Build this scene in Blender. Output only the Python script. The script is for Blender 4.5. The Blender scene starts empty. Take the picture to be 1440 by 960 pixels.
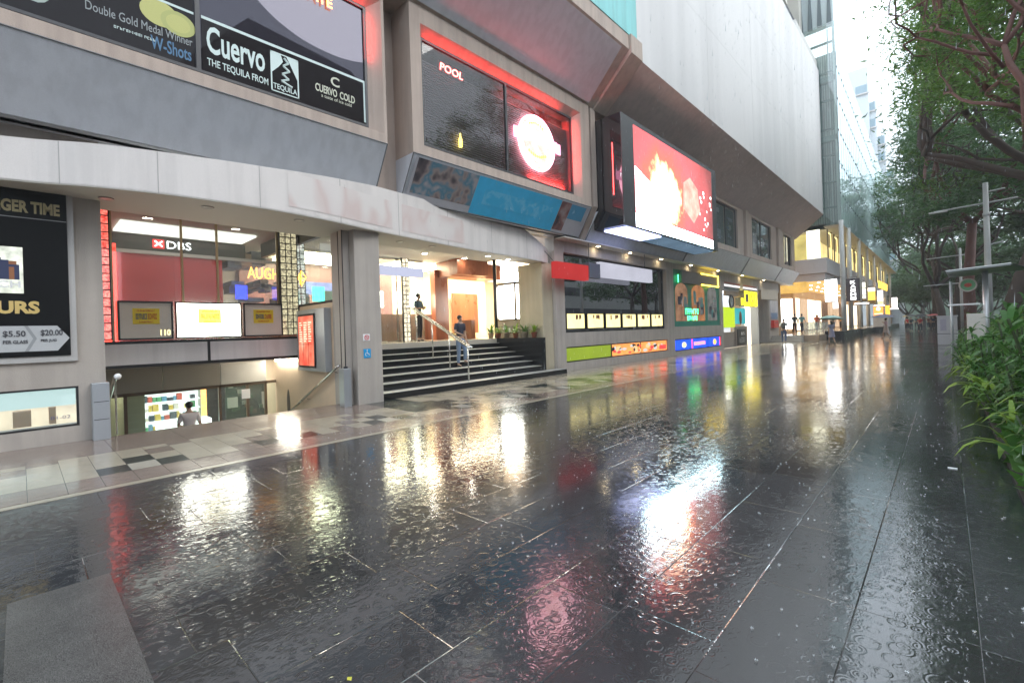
import bpy, math, random
import numpy as np
from mathutils import Vector, Matrix, noise
R = math.radians
C = bpy.context.scene.collection
sc = bpy.context.scene

# ------------------------------------------------------------ camera, sky, sun, exposure
cam = bpy.data.cameras.new("camera"); co = bpy.data.objects.new("camera", cam); C.objects.link(co)
yaw, roll = math.atan2(610, 650), 0.033
Fw = Vector((-math.sin(yaw), math.cos(yaw), 0)); R0 = Vector((math.cos(yaw), math.sin(yaw), 0)); U0 = Vector((0, 0, 1))
Rt = math.cos(roll)*R0 - math.sin(roll)*U0; Up = math.cos(roll)*U0 + math.sin(roll)*R0
co.matrix_world = Matrix(((Rt.x, Up.x, -Fw.x, 0), (Rt.y, Up.y, -Fw.y, 0), (Rt.z, Up.z, -Fw.z, 1.5), (0, 0, 0, 1)))
cam.lens = 650/1440*36; cam.sensor_width = 36; cam.shift_y = -14/1440; cam.clip_end = 3000; cam.clip_start = 0.05
sc.camera = co

w = bpy.data.worlds.new("World"); sc.world = w; w.use_nodes = True
nt = w.node_tree; nt.nodes.clear()
wo = nt.nodes.new('ShaderNodeOutputWorld'); bg = nt.nodes.new('ShaderNodeBackground')
sky = nt.nodes.new('ShaderNodeTexSky'); sky.sky_type = 'NISHITA'; sky.sun_disc = False
sky.sun_elevation = R(42); sky.sun_rotation = R(60); sky.air_density = 2; sky.dust_density = 4
mixn = nt.nodes.new('ShaderNodeMixRGB'); mixn.inputs[0].default_value = .95
tcw = nt.nodes.new('ShaderNodeTexCoord'); nzw = nt.nodes.new('ShaderNodeTexNoise'); nzw.inputs['Scale'].default_value = 2.2; nzw.inputs['Detail'].default_value = 5
rpw = nt.nodes.new('ShaderNodeValToRGB'); rpw.color_ramp.elements[0].position = .3; rpw.color_ramp.elements[1].position = .75
rpw.color_ramp.elements[0].color = (7.0, 7.9, 9.0, 1); rpw.color_ramp.elements[1].color = (9.6, 10.6, 11.4, 1)
nt.links.new(tcw.outputs['Generated'], nzw.inputs['Vector']); nt.links.new(nzw.outputs[0], rpw.inputs[0])
nt.links.new(sky.outputs[0], mixn.inputs[1]); nt.links.new(rpw.outputs[0], mixn.inputs[2])
nt.links.new(mixn.outputs[0], bg.inputs[0]); nt.links.new(bg.outputs[0], wo.inputs[0]); bg.inputs[1].default_value = .11
sl = bpy.data.lights.new("sun", 'SUN'); sl.energy = .5; sl.angle = R(25); sl.color = (1, .97, .93)
so = bpy.data.objects.new("sun", sl); C.objects.link(so); so.rotation_euler = (R(48), 0, R(120))
sc.view_settings.view_transform = 'Standard'; sc.view_settings.look = 'None'
sc.view_settings.exposure = 1.45; sc.view_settings.gamma = 1
try:
    sc.cycles.use_denoising = True
    sc.cycles.max_bounces = 7; sc.cycles.transparent_max_bounces = 24
    sc.cycles.sample_clamp_indirect = 8; sc.cycles.caustics_reflective = False; sc.cycles.caustics_refractive = False
except Exception: pass
random.seed(11)

# ------------------------------------------------------------ helpers
OFF = {}
class MB:
    def __init__(s): s.v = []; s.f = []; s.m = []
    def face(s, pts, m=0):
        n = len(s.v); s.v += [tuple(p) for p in pts]; s.f.append(tuple(range(n, n+len(pts)))); s.m.append(m); return s
    def box(s, x0, x1, y0, y1, z0, z1, m=0):
        n = len(s.v)
        s.v += [(x, y, z) for x in (x0, x1) for y in (y0, y1) for z in (z0, z1)]
        for q in ((0,1,3,2),(4,6,7,5),(0,4,5,1),(2,3,7,6),(0,2,6,4),(1,5,7,3)): s.f.append(tuple(n+i for i in q)); s.m.append(m)
        return s
    def prism(s, poly, ax, a, b, m=0):
        def P(p, t):
            if ax == 'y': return (p[0], t, p[1])
            if ax == 'x': return (t, p[0], p[1])
            return (p[0], p[1], t)
        k = len(poly); n = len(s.v)
        s.v += [P(p, a) for p in poly] + [P(p, b) for p in poly]
        s.f.append(tuple(range(n, n+k))); s.m.append(m); s.f.append(tuple(range(n+2*k-1, n+k-1, -1))); s.m.append(m)
        for i in range(k):
            j = (i+1) % k; s.f.append((n+i, n+k+i, n+k+j, n+j)); s.m.append(m)
        return s
    def tube(s, pts, rs, n=8, m=0, cap=True):
        pts = [Vector(p) for p in pts]
        if not hasattr(rs, '__len__'): rs = [rs]*len(pts)
        base = len(s.v); up = None
        for i, p in enumerate(pts):
            d = (pts[min(i+1, len(pts)-1)]-pts[max(i-1, 0)])
            if d.length < 1e-9: d = Vector((0, 0, 1))
            d.normalize()
            if up is None: up = d.orthogonal().normalized()
            up = (up-d*up.dot(d)); up = up.normalized() if up.length > 1e-6 else d.orthogonal().normalized()
            e = d.cross(up)
            for k in range(n):
                a = 2*math.pi*k/n; s.v.append(tuple(p+(up*math.cos(a)+e*math.sin(a))*rs[i]))
        for i in range(len(pts)-1):
            for k in range(n):
                a = base+i*n+k; b = base+i*n+(k+1) % n
                s.f.append((a, b, b+n, a+n)); s.m.append(m)
        if cap:
            s.f.append(tuple(base+k for k in range(n-1, -1, -1))); s.m.append(m)
            e = base+(len(pts)-1)*n; s.f.append(tuple(e+k for k in range(n))); s.m.append(m)
        return s
    def lathe(s, c, prof, n=16, m=0):
        base = len(s.v)
        for r, z in prof:
            for k in range(n):
                a = 2*math.pi*k/n; s.v.append((c[0]+r*math.cos(a), c[1]+r*math.sin(a), c[2]+z))
        for i in range(len(prof)-1):
            for k in range(n):
                a = base+i*n+k; b = base+i*n+(k+1) % n; s.f.append((a, b, b+n, a+n)); s.m.append(m)
        return s
    def disc(s, c, r, n=20, m=0, ax='z', r2=None):
        pts = []
        for k in range(n):
            a = 2*math.pi*k/n; u, v = r*math.cos(a), (r2 or r)*math.sin(a)
            pts.append((c[0]+u, c[1]+v, c[2]) if ax == 'z' else (c[0], c[1]+u, c[2]+v) if ax == 'x' else (c[0]+u, c[1], c[2]+v))
        return s.face(pts, m)
    def blob(s, c, rx, ry, rz, m=0, n=10, k=6):
        prof = [(math.sin(math.pi*i/k), -math.cos(math.pi*i/k)) for i in range(k+1)]
        base = len(s.v)
        for r, z in prof:
            for j in range(n):
                a = 2*math.pi*j/n; s.v.append((c[0]+rx*max(r, .01)*math.cos(a), c[1]+ry*max(r, .01)*math.sin(a), c[2]+rz*z))
        for i in range(k):
            for j in range(n):
                a = base+i*n+j; b = base+i*n+(j+1) % n; s.f.append((a, b, b+n, a+n)); s.m.append(m)
        return s
    def build(s, name, mats, parent=None, smooth=False, bevel=0):
        off = OFF.get(parent.name, Vector()) if parent else Vector()
        me = bpy.data.meshes.new(name)
        me.from_pydata([(x-off.x, y-off.y, z-off.z) for x, y, z in s.v], [], s.f)
        if not isinstance(mats, (list, tuple)): mats = [mats]
        for mt in mats: me.materials.append(mt)
        if len(mats) > 1: me.polygons.foreach_set('material_index', s.m)
        if smooth: me.polygons.foreach_set('use_smooth', [True]*len(s.f))
        me.update()
        o = bpy.data.objects.new(name, me); C.objects.link(o)
        if parent: o.parent = parent; OFF[o.name] = off
        if bevel:
            b = o.modifiers.new('bevel', 'BEVEL'); b.width = bevel; b.segments = 2; b.limit_method = 'ANGLE'
        return o
def tag(o, label=None, cat=None, group=None, kind=None):
    if label: o['label'] = label
    if cat: o['category'] = cat
    if group: o['group'] = group
    if kind: o['kind'] = kind
    return o
def thing(name, loc, label, cat, group=None):
    o = bpy.data.objects.new(name, None); C.objects.link(o); o.location = loc; o.empty_display_size = .2
    OFF[o.name] = Vector(loc)
    return tag(o, label, cat, group)
def copy_tree(o, parent=None):
    c = o.copy(); C.objects.link(c)
    if parent: c.parent = parent
    for ch in o.children: copy_tree(ch, c)
    return c
def text(name, s, h0, h1, z0, z1, at, mat, parent=None, face='X', ext=.004, fit=True, bold=0.0, slant=0):
    cu = bpy.data.curves.new('t', 'FONT'); cu.body = s; cu.size = 1; cu.extrude = .5; cu.offset = bold; cu.resolution_u = 3; cu.shear = slant
    cu.align_x = 'LEFT'
    ob = bpy.data.objects.new('t', cu); me = bpy.data.meshes.new_from_object(ob); bpy.data.objects.remove(ob)
    n = len(me.vertices); a = np.zeros(n*3); me.vertices.foreach_get('co', a); a = a.reshape(-1, 3)
    mn, mx = a.min(0), a.max(0)
    sx = (h1-h0)/(mx[0]-mn[0]); sz = (z1-z0)/(mx[1]-mn[1])
    u = h0+(a[:, 0]-mn[0])*sx; vv = z0+(a[:, 1]-mn[1])*sz; dd = (a[:, 2]+.5)*ext
    off = OFF.get(parent.name, Vector()) if parent else Vector()
    if face == 'X': P = np.stack([at+dd-off.x, u-off.y, vv-off.z], 1)
    else: P = np.stack([u-off.x, at-dd-off.y, vv-off.z], 1)
    me.vertices.foreach_set('co', P.ravel()); me.update(); me.name = name
    me.materials.clear(); me.materials.append(mat)
    o = bpy.data.objects.new(name, me); C.objects.link(o)
    if parent: o.parent = parent; OFF[o.name] = off
    return o

def scribble(name, n_, h0, h1, z0, z1, at, mat, parent, ext=.004):
    """a row of letter-like strokes where the photo's own lettering is too blurred to read"""
    rn = random.Random(n_*7+int(h0*10)); mb = MB(); wd = (h1-h0)/n_
    for k in range(n_):
        a, b_ = h0+k*wd, h0+k*wd+wd*.72; t_ = wd*.2; H = z1-z0
        mb.box(at, at+ext, a, a+t_, z0, z1)
        if rn.random() < .7: mb.box(at, at+ext, a+t_, b_, z1-H*.2, z1)
        if rn.random() < .6: mb.box(at, at+ext, a+t_, b_, z0, z0+H*.2)
        if rn.random() < .5: mb.box(at, at+ext, a+t_, b_, z0+H*.4, z0+H*.58)
        if rn.random() < .5: mb.box(at, at+ext, b_-t_*.9, b_, z0+H*.2, z1-H*.2)
    return mb.build(name, mat, parent)
# ------------------------------------------------------------ materials
MC = {}
class NT:
    def __init__(s, name):
        s.m = bpy.data.materials.new(name); s.m.use_nodes = True; s.t = s.m.node_tree; s.t.nodes.clear()
        s.out = s.t.nodes.new('ShaderNodeOutputMaterial')
    def n(s, typ, **k):
        nd = s.t.nodes.new('ShaderNode'+typ)
        for a, b in k.items():
            if a.startswith('i_'):
                key = a[2:]; key = int(key) if key.isdigit() else key.replace('_', ' ')
                s.set(nd.inputs[key], b)
            else: setattr(nd, a, b)
        return nd
    def set(s, inp, b):
        if isinstance(b, bpy.types.NodeSocket): s.t.links.new(b, inp)
        elif isinstance(b, bpy.types.Node): s.t.links.new(b.outputs[0], inp)
        else:
            if hasattr(inp.default_value, '__len__') and len(b) == 3 and len(inp.default_value) == 4: b = (*b, 1)
            inp.default_value = b
    def math(s, op, a, b=0., c=None):
        nd = s.n('Math', operation=op); s.set(nd.inputs[0], a); s.set(nd.inputs[1], b)
        if c is not None: s.set(nd.inputs[2], c)
        return nd.outputs[0]
    def ramp(s, fac, stops):
        nd = s.n('ValToRGB'); s.set(nd.inputs[0], fac); el = nd.color_ramp.elements
        while len(el) < len(stops): el.new(.5)
        for e, (p, c) in zip(el, stops): e.position = p; e.color = (*c, 1) if len(c) == 3 else c
        return nd.outputs[0]
    def mix(s, f, a, b, mode='MIX'):
        nd = s.n('MixRGB', blend_type=mode); s.set(nd.inputs[0], f); s.set(nd.inputs[1], a); s.set(nd.inputs[2], b); return nd.outputs[0]
    def coord(s, sc=(1, 1, 1), kind='Object'):
        tc = s.n('TexCoord'); mp = s.n('Mapping'); s.set(mp.inputs[0], tc.outputs[kind]); mp.inputs['Scale'].default_value = sc; return mp.outputs[0]
    def noise(s, vec, scale, detail=3, rough=.5):
        nd = s.n('TexNoise'); s.set(nd.inputs['Vector'], vec); nd.inputs['Scale'].default_value = scale; nd.inputs['Detail'].default_value = detail; nd.inputs['Roughness'].default_value = rough
        return nd.outputs[0]
    def done(s, sh): s.t.links.new(sh.outputs[0] if isinstance(sh, bpy.types.Node) else sh, s.out.inputs[0]); return s.m

def surf(name, col, rough=.6, var=.18, scale=1.5, streak=0., fine=.08, bump=.15, metal=0., spec=.5, bscale=60, coat=0., sscale=1.):
    if name in MC: return MC[name]
    t = NT(name); c = t.coord()
    n1 = t.noise(c, scale, 5, .6); n2 = t.noise(c, bscale, 2)
    k = t.math('MULTIPLY_ADD', n1, 2*var, 1-var); k = t.math('MULTIPLY', k, t.math('MULTIPLY_ADD', n2, 2*fine, 1-fine))
    if streak:
        cs = t.coord((3.2*sscale, 3.2*sscale, .22*sscale)); n3 = t.noise(cs, 1.6, 3, .5)
        st = t.ramp(n3, [(.42, (1, 1, 1)), (.62, (1-streak,)*3)]); k = t.math('MULTIPLY', k, st)
    colr = t.mix(1., col, t.n('CombineColor', i_0=k, i_1=k, i_2=k), 'MULTIPLY')
    p = t.n('BsdfPrincipled'); t.set(p.inputs['Base Color'], colr); p.inputs['Metallic'].default_value = metal
    t.set(p.inputs['Roughness'], t.math('MULTIPLY_ADD', n1, .25, rough-.12)); p.inputs['Specular IOR Level'].default_value = spec
    if coat: p.inputs['Coat Weight'].default_value = coat; p.inputs['Coat Roughness'].default_value = .08
    if bump:
        b = t.n('Bump', i_Strength=bump, i_Distance=.01); t.set(b.inputs['Height'], n2); t.set(p.inputs['Normal'], b)
    MC[name] = t.done(p); return MC[name]
def flat(name, col, rough=.5, metal=0., spec=.5):
    return surf(name, col, rough, var=.06, fine=.03, bump=0, metal=metal, spec=spec)
def emit(name, col, strength, var=0., scale=4.):
    if name in MC: return MC[name]
    t = NT(name); e = t.n('Emission', i_Strength=strength*.6)
    if var:
        k = t.math('MULTIPLY_ADD', t.noise(t.coord(), scale, 3), 2*var, 1-var)
        t.set(e.inputs[0], t.mix(1., col, t.n('CombineColor', i_0=k, i_1=k, i_2=k), 'MULTIPLY'))
    else: t.set(e.inputs[0], col)
    MC[name] = t.done(e); return MC[name]
def glass(name, tint=(.85, .95, .93), body=None, alpha=.12, refl=.06, rough=.0):
    """thin pane: fresnel reflection over (tinted) transparency plus a little body colour"""
    if name in MC: return MC[name]
    t = NT(name); tr = t.n('BsdfTransparent', i_0=tint); df = t.n('BsdfDiffuse', i_0=body or tint)
    m1 = t.n('MixShader', i_0=alpha); t.set(m1.inputs[1], tr); t.set(m1.inputs[2], df)
    gl = t.n('BsdfGlossy', i_Roughness=rough)
    lw = t.n('Fresnel', i_IOR=1.5); f = t.math('ADD', lw.outputs[0], refl); f = t.math('MINIMUM', f, 1.)
    m2 = t.n('MixShader'); t.set(m2.inputs[0], f); t.set(m2.inputs[1], m1); t.set(m2.inputs[2], gl)
    MC[name] = t.done(m2); return MC[name]

conc = surf('concrete_beige', (.46, .37, .315), .75, streak=.14, scale=1.1, bump=.3)
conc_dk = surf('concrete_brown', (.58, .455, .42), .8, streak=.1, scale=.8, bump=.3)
conc_gr = surf('concrete_grey', (.42, .375, .335), .7, streak=.12, bump=.3)
conc_yl = surf('concrete_cream', (.46, .40, .29), .7, streak=.1, bump=.2)
panel_gr = surf('panel_grey', (.58, .60, .65), .5, var=.04, streak=.09, scale=.5, bump=.03)
panel_li = surf('panel_light', (.70, .69, .70), .5, var=.08, streak=.12, bump=.05)
white_w = surf('white_wall', (.67, .655, .65), .7, var=.10, streak=.10, scale=.16, bump=.02, sscale=.13)
teal_w = surf('turquoise_wall', (.22, .60, .60), .6, var=.08, streak=.15, bump=.1)
fascia_w = surf('fascia_white', (.68, .635, .61), .4, var=.07, streak=.1, bump=.02)
soffit_w = surf('soffit_cream', (.50, .47, .42), .7, var=.06, bump=.05)
granite_k = surf('black_granite', (.012, .012, .014), .16, var=.3, bscale=200, fine=.5, bump=0)
steelm = flat('brushed_steel', (.62, .61, .58), .25, 1.)
alum = surf('aluminium_box', (.42, .44, .47), .35, var=.1, metal=.6, bump=0)
black = flat('black_paint', (.012, .012, .014), .35)
darkm = flat('dark_metal', (.05, .05, .055), .4)
white_p = flat('white_paint', (.75, .75, .76), .4)
glass_c = glass('clear_glass')
glass_d = glass('tinted_glass', (.25, .27, .28), (.03, .03, .035), .5, .04)
wood = surf('wood_panel', (.20, .075, .035), .3, var=.25, streak=.3, bump=0)
warm_l = emit('warm_light', (1, .86, .58), 22)
down_l = emit('downlight', (1, .93, .78), 60)
cool_l = emit('cool_light', (.9, 1, .95), 7)

def granite_floor():
    t = NT('wet_dark_granite'); tc = t.n('TexCoord').outputs['Object']; sx = t.n('SeparateXYZ'); t.set(sx.inputs[0], tc)
    x, y = sx.outputs[0], sx.outputs[1]
    u = t.math('DIVIDE', t.math('ADD', x, 99.92+.458*.0), .458)
    # rows are anchored so that a joint lies at x = 0.08
    u = t.math('DIVIDE', t.math('SUBTRACT', x, .08), .458)
    iu = t.math('FLOOR', u); fu = t.math('SUBTRACT', u, iu)
    wn = t.n('TexWhiteNoise', noise_dimensions='1D'); t.set(wn.inputs['W'], t.math('ADD', iu, .37))
    v = t.math('ADD', t.math('DIVIDE', y, .97), wn.outputs['Value']); iv = t.math('FLOOR', v); fv = t.math('SUBTRACT', v, iv)
    cc = t.n('CombineXYZ'); t.set(cc.inputs[0], iu); t.set(cc.inputs[1], iv)
    wn2 = t.n('TexWhiteNoise', noise_dimensions='3D'); t.set(wn2.inputs[0], cc)
    du = t.math('MULTIPLY', t.math('MINIMUM', fu, t.math('SUBTRACT', 1., fu)), .458)
    dv = t.math('MULTIPLY', t.math('MINIMUM', fv, t.math('SUBTRACT', 1., fv)), .97)
    d = t.math('MINIMUM', du, dv)
    jn = t.math('LESS_THAN', d, .0028)
    sp = t.noise(tc, 260, 2, .7); big = t.noise(tc, .55, 4, .6); mid = t.noise(tc, 2.3, 5, .6)
    k = t.math('MULTIPLY', t.math('MULTIPLY_ADD', wn2.outputs['Value'], .55, .7), t.math('MULTIPLY_ADD', sp, 1.5, .3))
    k = t.math('MULTIPLY', k, t.math('MULTIPLY_ADD', mid, .9, .55))
    col = t.mix(1., (.027, .028, .0305), t.n('CombineColor', i_0=k, i_1=k, i_2=k), 'MULTIPLY')
    jglint = t.math('MULTIPLY', jn, t.math('GREATER_THAN', t.noise(tc, 1.4, 2), .62))
    col = t.mix(jn, col, (.006, .006, .007)); col = t.mix(jglint, col, (.16, .155, .15))  # random stretches of joint painted paler, standing in for reflections off slab edges
    pud = t.ramp(big, [(.38, (0, 0, 0)), (.6, (1, 1, 1))])
    rough = t.math('MULTIPLY_ADD', pud, -.075, .115); rough = t.math('ADD', rough, t.math('MULTIPLY', sp, .05))
    # ripples from raindrops
    def rings(sc_, seed, freq, fall):
        mp = t.n('Mapping'); t.set(mp.inputs[0], tc); mp.inputs['Location'].default_value = (seed, seed*1.7, 0)
        vo = t.n('TexVoronoi', voronoi_dimensions='2D'); t.set(vo.inputs['Vector'], mp.outputs[0]); vo.inputs['Scale'].default_value = sc_
        vd = vo.outputs['Distance']; sr = t.n('SeparateColor'); t.set(sr.inputs[0], vo.outputs['Color'])
        rad = t.math('MULTIPLY_ADD', sr.outputs[0], .42, .06)
        dd = t.math('ABSOLUTE', t.math('SUBTRACT', vd, rad))
        env = t.math('POWER', 2.718, t.math('MULTIPLY', dd, -fall))
        w_ = t.math('SINE', t.math('MULTIPLY', vd, freq))
        amp = t.math('MULTIPLY', t.math('GREATER_THAN', sr.outputs[1], .35), t.math('SUBTRACT', 1.1, rad))
        return t.math('MULTIPLY', t.math('MULTIPLY', w_, env), amp)
    h = t.math('ADD', rings(8.5, 3.1, 36, 12), t.math('MULTIPLY', rings(17, 11.7, 26, 9), .6))
    cs = t.n('Mapping'); t.set(cs.inputs[0], tc); cs.inputs['Scale'].default_value = (1, .7, 1)
    wav = t.math('ADD', t.math('MULTIPLY', t.noise(cs.outputs[0], 9, 3, .6), 1.4), t.math('MULTIPLY', t.noise(cs.outputs[0], 34, 2, .5), .5))
    h = t.math('ADD', t.math('MULTIPLY', h, .42), wav)
    h = t.math('ADD', h, t.math('MULTIPLY', t.math('MINIMUM', d, .004), 180))
    b = t.n('Bump', i_Distance=.0015); t.set(b.inputs['Strength'], t.math('MULTIPLY_ADD', t.ramp(t.noise(tc, .42, 3, .5), [(.36, (0, 0, 0)), (.58, (1, 1, 1))]), .82, .18)); t.set(b.inputs['Height'], h)
    p = t.n('BsdfPrincipled', i_Base_Color=col, i_Roughness=rough, i_Normal=b); p.inputs['IOR'].default_value = 1.85
    return t.done(p)
def wet_tile(name, col, var=.2):
    t = NT(name); tc = t.n('TexCoord').outputs['Object']
    k = t.math('MULTIPLY', t.math('MULTIPLY_ADD', t.noise(tc, 3, 5, .6), 2*var, 1-var), t.math('MULTIPLY_ADD', t.noise(tc, 150, 2), .7, .65))
    c = t.mix(1., col, t.n('CombineColor', i_0=k, i_1=k, i_2=k), 'MULTIPLY')
    h = t.math('ADD', t.noise(tc, 12, 3), t.math('MULTIPLY', t.noise(tc, 45, 2), .5))
    b = t.n('Bump', i_Distance=.0014, i_Strength=.8); t.set(b.inputs['Height'], h)
    p = t.n('BsdfPrincipled', i_Base_Color=c, i_Normal=b); t.set(p.inputs['Roughness'], t.math('MULTIPLY_ADD', t.noise(tc, 2, 3), .25, .05)); p.inputs['IOR'].default_value = 1.5
    return t.done(p)

def speckle_granite(name, dark, lite):
    t = NT(name); tc = t.n('TexCoord').outputs['Object']; n1 = t.noise(tc, 170, 3, .8); n2 = t.noise(tc, 2.5, 5, .65); n3 = t.noise(tc, 45, 3, .7)
    c = t.mix(t.ramp(n1, [(.38, (0, 0, 0)), (.62, (1, 1, 1))]), dark, lite); k = t.math('MULTIPLY', t.math('MULTIPLY_ADD', n2, 1.0, .5), t.math('MULTIPLY_ADD', n3, .9, .55)); c = t.mix(1., c, t.n('CombineColor', i_0=k, i_1=k, i_2=k), 'MULTIPLY')
    b = t.n('Bump', i_Distance=.0012, i_Strength=.7); t.set(b.inputs['Height'], t.math('ADD', n3, t.math('MULTIPLY', n1, .4)))
    p = t.n('BsdfPrincipled', i_Base_Color=c, i_Normal=b); t.set(p.inputs['Roughness'], t.math('MULTIPLY_ADD', n2, .30, .03)); return t.done(p)
strip_g = speckle_granite('strip_granite', (.028, .028, .028), (.115, .11, .105))
# ------------------------------------------------------------ ground
floor = granite_floor()
g = MB(); g.face([(-6.38, -12, 0), (.42, -12, 0), (.42, 43.4, 0), (-6.38, 43.4, 0)]); g.face([(-10.0, 43.4, 0), (.42, 43.4, 0), (.42, 420, 0), (-10.0, 420, 0)])
tag(g.build('pavement', floor), kind='structure')
bands = [wet_tile('tile_beige', (.33, .29, .225)), wet_tile('tile_pink', (.20, .155, .13)), wet_tile('tile_dark', (.03, .035, .032)), wet_tile('tile_light', (.36, .335, .28)), wet_tile('grout', (.09, .085, .08))]
b = MB(); b.box(-10.02, -6.38, -12, 43.4, -.1, -.004, 4)
b.box(-6.50, -6.385, -12, 43.4, -.05, 0.004, 0)
rows = [(-6.68, -6.525), (-7.09, -6.685), (-7.5, -7.095), (-7.91, -7.505), (-8.32, -7.915), (-8.54, -8.325)]
P = 6
for i in range(-40, 152):
    y0, y1 = .02+i*.288, .02+i*.288+.283
    for r, (x0, x1) in enumerate(rows):
        c = (i-3) % P; far = y0 > 5.4
        m = 1 if (r <= 1 or (i*7+r*3) % 5 == 0) else 0
        if (r == 2 and c in (5, 1)) or (r == 3 and c in (0,)) or (r == 1 and c == 0 and far): m = 2
        if r == 2 and c == 0: m = 3
        if far and r == 4 and c in (5, 0, 1): m = 2
        if far and r == 5: m = 0
        if 5.0 < y0 < 6.1 and r >= 3: m = 2
        b.box(x0, x1, y0, y1, -.02, .003, m)
for i in range(-14, 50):
    y0, y1 = .02+i*.863, .02+i*.863+.857
    for x0, x1 in ((-9.25, -8.55), (-9.99, -9.255)):
        m = 1 if y0 < 5 else 0
        if 4.9 < y0+.3 < 6.1: m = 2
        b.box(x0, x1, y0, min(y1, 43.39), -.02, .0025, m)
tag(b.build('tile_band', bands), kind='structure')
tag(MB().box(-4.04, -1.9, -.085, .372, -.02, .006).build('paving_strip', strip_g), kind='structure')
soil = surf('soil', (.035, .03, .022), .9, var=.3, bump=.6)
asph = surf('wet_asphalt', (.04, .04, .042), .3, var=.2, bump=.3)
tag(MB().box(.42, 4.6, -12, 420, -.5, .05).build('planting_bed', soil), kind='structure')
tag(MB().box(-590, 590, -590, 590, -2.6, -2.5).build('ground', soil), kind='structure')
tag(MB().box(4.6, 24, -60, 420, -.6, -.12).build('road', asph), kind='structure')
tag(MB().box(24, 60, -60, 420, -.6, .02).build('far_pavement', conc_gr), kind='structure')
tag(MB().box(-30, -10.6, -12, .95, -.6, -.1).box(-30, -10.6, 5.1, 43.4, -.6, -.1).box(-10.0, -6.5, -60, -12, -.5, -.01).box(-60, -10.0, 43.4, 420, -.6, -.02).build('subfloor', conc_gr), kind='structure')

# ------------------------------------------------------------ the mall
def wall_open(y0, y1, z0, z1, x0, x1, ops, mb=None, m=0):
    mb = mb or MB()
    ys = sorted({y0, y1, *[v for o in ops for v in o[:2] if y0 < v < y1]}); zs = sorted({z0, z1, *[v for o in ops for v in o[2:] if z0 < v < z1]})
    for a, bb in zip(ys, ys[1:]):
        run = None
        for c, d in zip(zs, zs[1:]):
            hole = any(o[0] <= (a+bb)/2 <= o[1] and o[2] <= (c+d)/2 <= o[3] for o in ops)
            if hole:
                if run: mb.box(x0, x1, a, bb, *run, m); run = None
            else: run = (run[0], d) if run else (c, d)
        if run: mb.box(x0, x1, a, bb, *run, m)
    return mb
mall = thing('shopping_centre', (-10, 0, 0), 'long concrete shopping centre with projecting window bays and a curved white canopy', 'building')
M = mall
# left pier with shop window and poster recess
wall_open(-6, .95, -.02, 4.8, -10.45, -10.0, [(-4.5, .62, .25, .87)]).build('wall', conc_gr, M)
MB().box(-30, -10.45, .85, .95, -2.4, 4.6).build('wall', conc_gr, M)
wb = wall_open(12.95, 29.75, -.02, 4.8, -10.4, -10.0, [(13.5, 21.9, 1.39, 4.3), (13.5, 21.9, .3, .87), (22.7, 29.35, 1.47, 4.42), (22.7, 29.35, .2, .83)])
wb.box(-10.4, -10.0, 29.75, 37.5, 4.2, 4.8); wb.box(-10.4, -10.0, 37.5, 43, 3.95, 4.8)
wb.build('wall', conc_gr, M)
MB().box(-10.4, -10.002, -6, 12.95, 4.805, 5.6).build('wall', conc, M)
MB().box(-11.2, -10.05, 40.1, 42.9, -.02, 3.94).build('pillar', conc_gr, M)
MB().box(-11.3, -11.2, 37.5, 40.1, -.02, 3.94).box(-11.3, -10.1, 37.45, 37.6, -.02, 3.94).build('wall', flat('niche_grey', (.16, .165, .17), .5), M)
MB().box(-10.04, -9.97, 37.9, 42.6, 3.3, 4.1).build('signboard_panel', surf('panel_tan', (.38, .32, .24), .5), M)
# pillars of the entrance
pB = MB(); pB.box(-10.15, -9.4, 5.05, 5.67, -.02, 3.86); pB.box(-10.15, -9.62, 4.88, 5.05, -.02, 3.86); pB.build('pillar', conc_gr, M, bevel=.015)
MB().box(-9.625, -9.60, 4.872, 4.885, 0, 3.85).box(-9.80, -9.785, 4.87, 4.885, 0, 3.85).build('pipe', black, M)
MB().box(-11.2, -10.1, 12.35, 13.35, -.02, 3.85).build('pillar', conc_yl, M, bevel=.015)
MB().box(-10.1, -10.03, 12.9, 13.45, -.02, 4.3).build('pillar_face', conc_gr, M)
# canopy
cv = [(-10.3, -6), (-9.9, -2.5), (-9.53, -.13), (-9.16, .85), (-8.93, 1.88), (-8.88, 3.16), (-9.0, 4.3), (-9.26, 5.55), (-9.48, 6.9), (-9.68, 8.2), (-9.8, 9.6), (-9.87, 10.96), (-10.0, 12.2), (-10.2, 12.85)]
def smooth(pts, k=4):
    out = []
    for i in range(len(pts)-1):
        p0, p1, p2, p3 = pts[max(i-1, 0)], pts[i], pts[i+1], pts[min(i+2, len(pts)-1)]
        for j in range(k):
            t = j/k
            out.append(tuple(.5*((2*p1[a])+(-p0[a]+p2[a])*t+(2*p0[a]-5*p1[a]+4*p2[a]-p3[a])*t*t+(-p0[a]+3*p1[a]-3*p2[a]+p3[a])*t**3) for a in (0, 1)))
    out.append(pts[-1]); return out
cs = smooth(cv)
def ztop(y): return float(np.interp(y, [-6, -.13, .8, 1.9, 3.2, 5.5, 8.2, 11, 12.2, 12.9], [4.4, 4.46, 4.5, 4.53, 4.62, 4.86, 4.93, 4.9, 4.5, 4.3]))
f = MB(); n = len(cs)
for i in range(n-1):
    (xa, ya), (xb, yb) = cs[i], cs[i+1]; za, zb = ztop(ya), ztop(yb)
    f.face([(xa, ya, 3.85), (xb, yb, 3.85), (xb, yb, zb), (xa, ya, za)]); f.face([(xa, ya, za), (xb, yb, zb), (xb-.1, yb, zb), (xa-.1, ya, za)])
    f.face([(xa-.1, ya, 3.9), (xb-.1, yb, 3.9), (xb-.1, yb, zb), (xa-.1, ya, za)])
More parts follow.
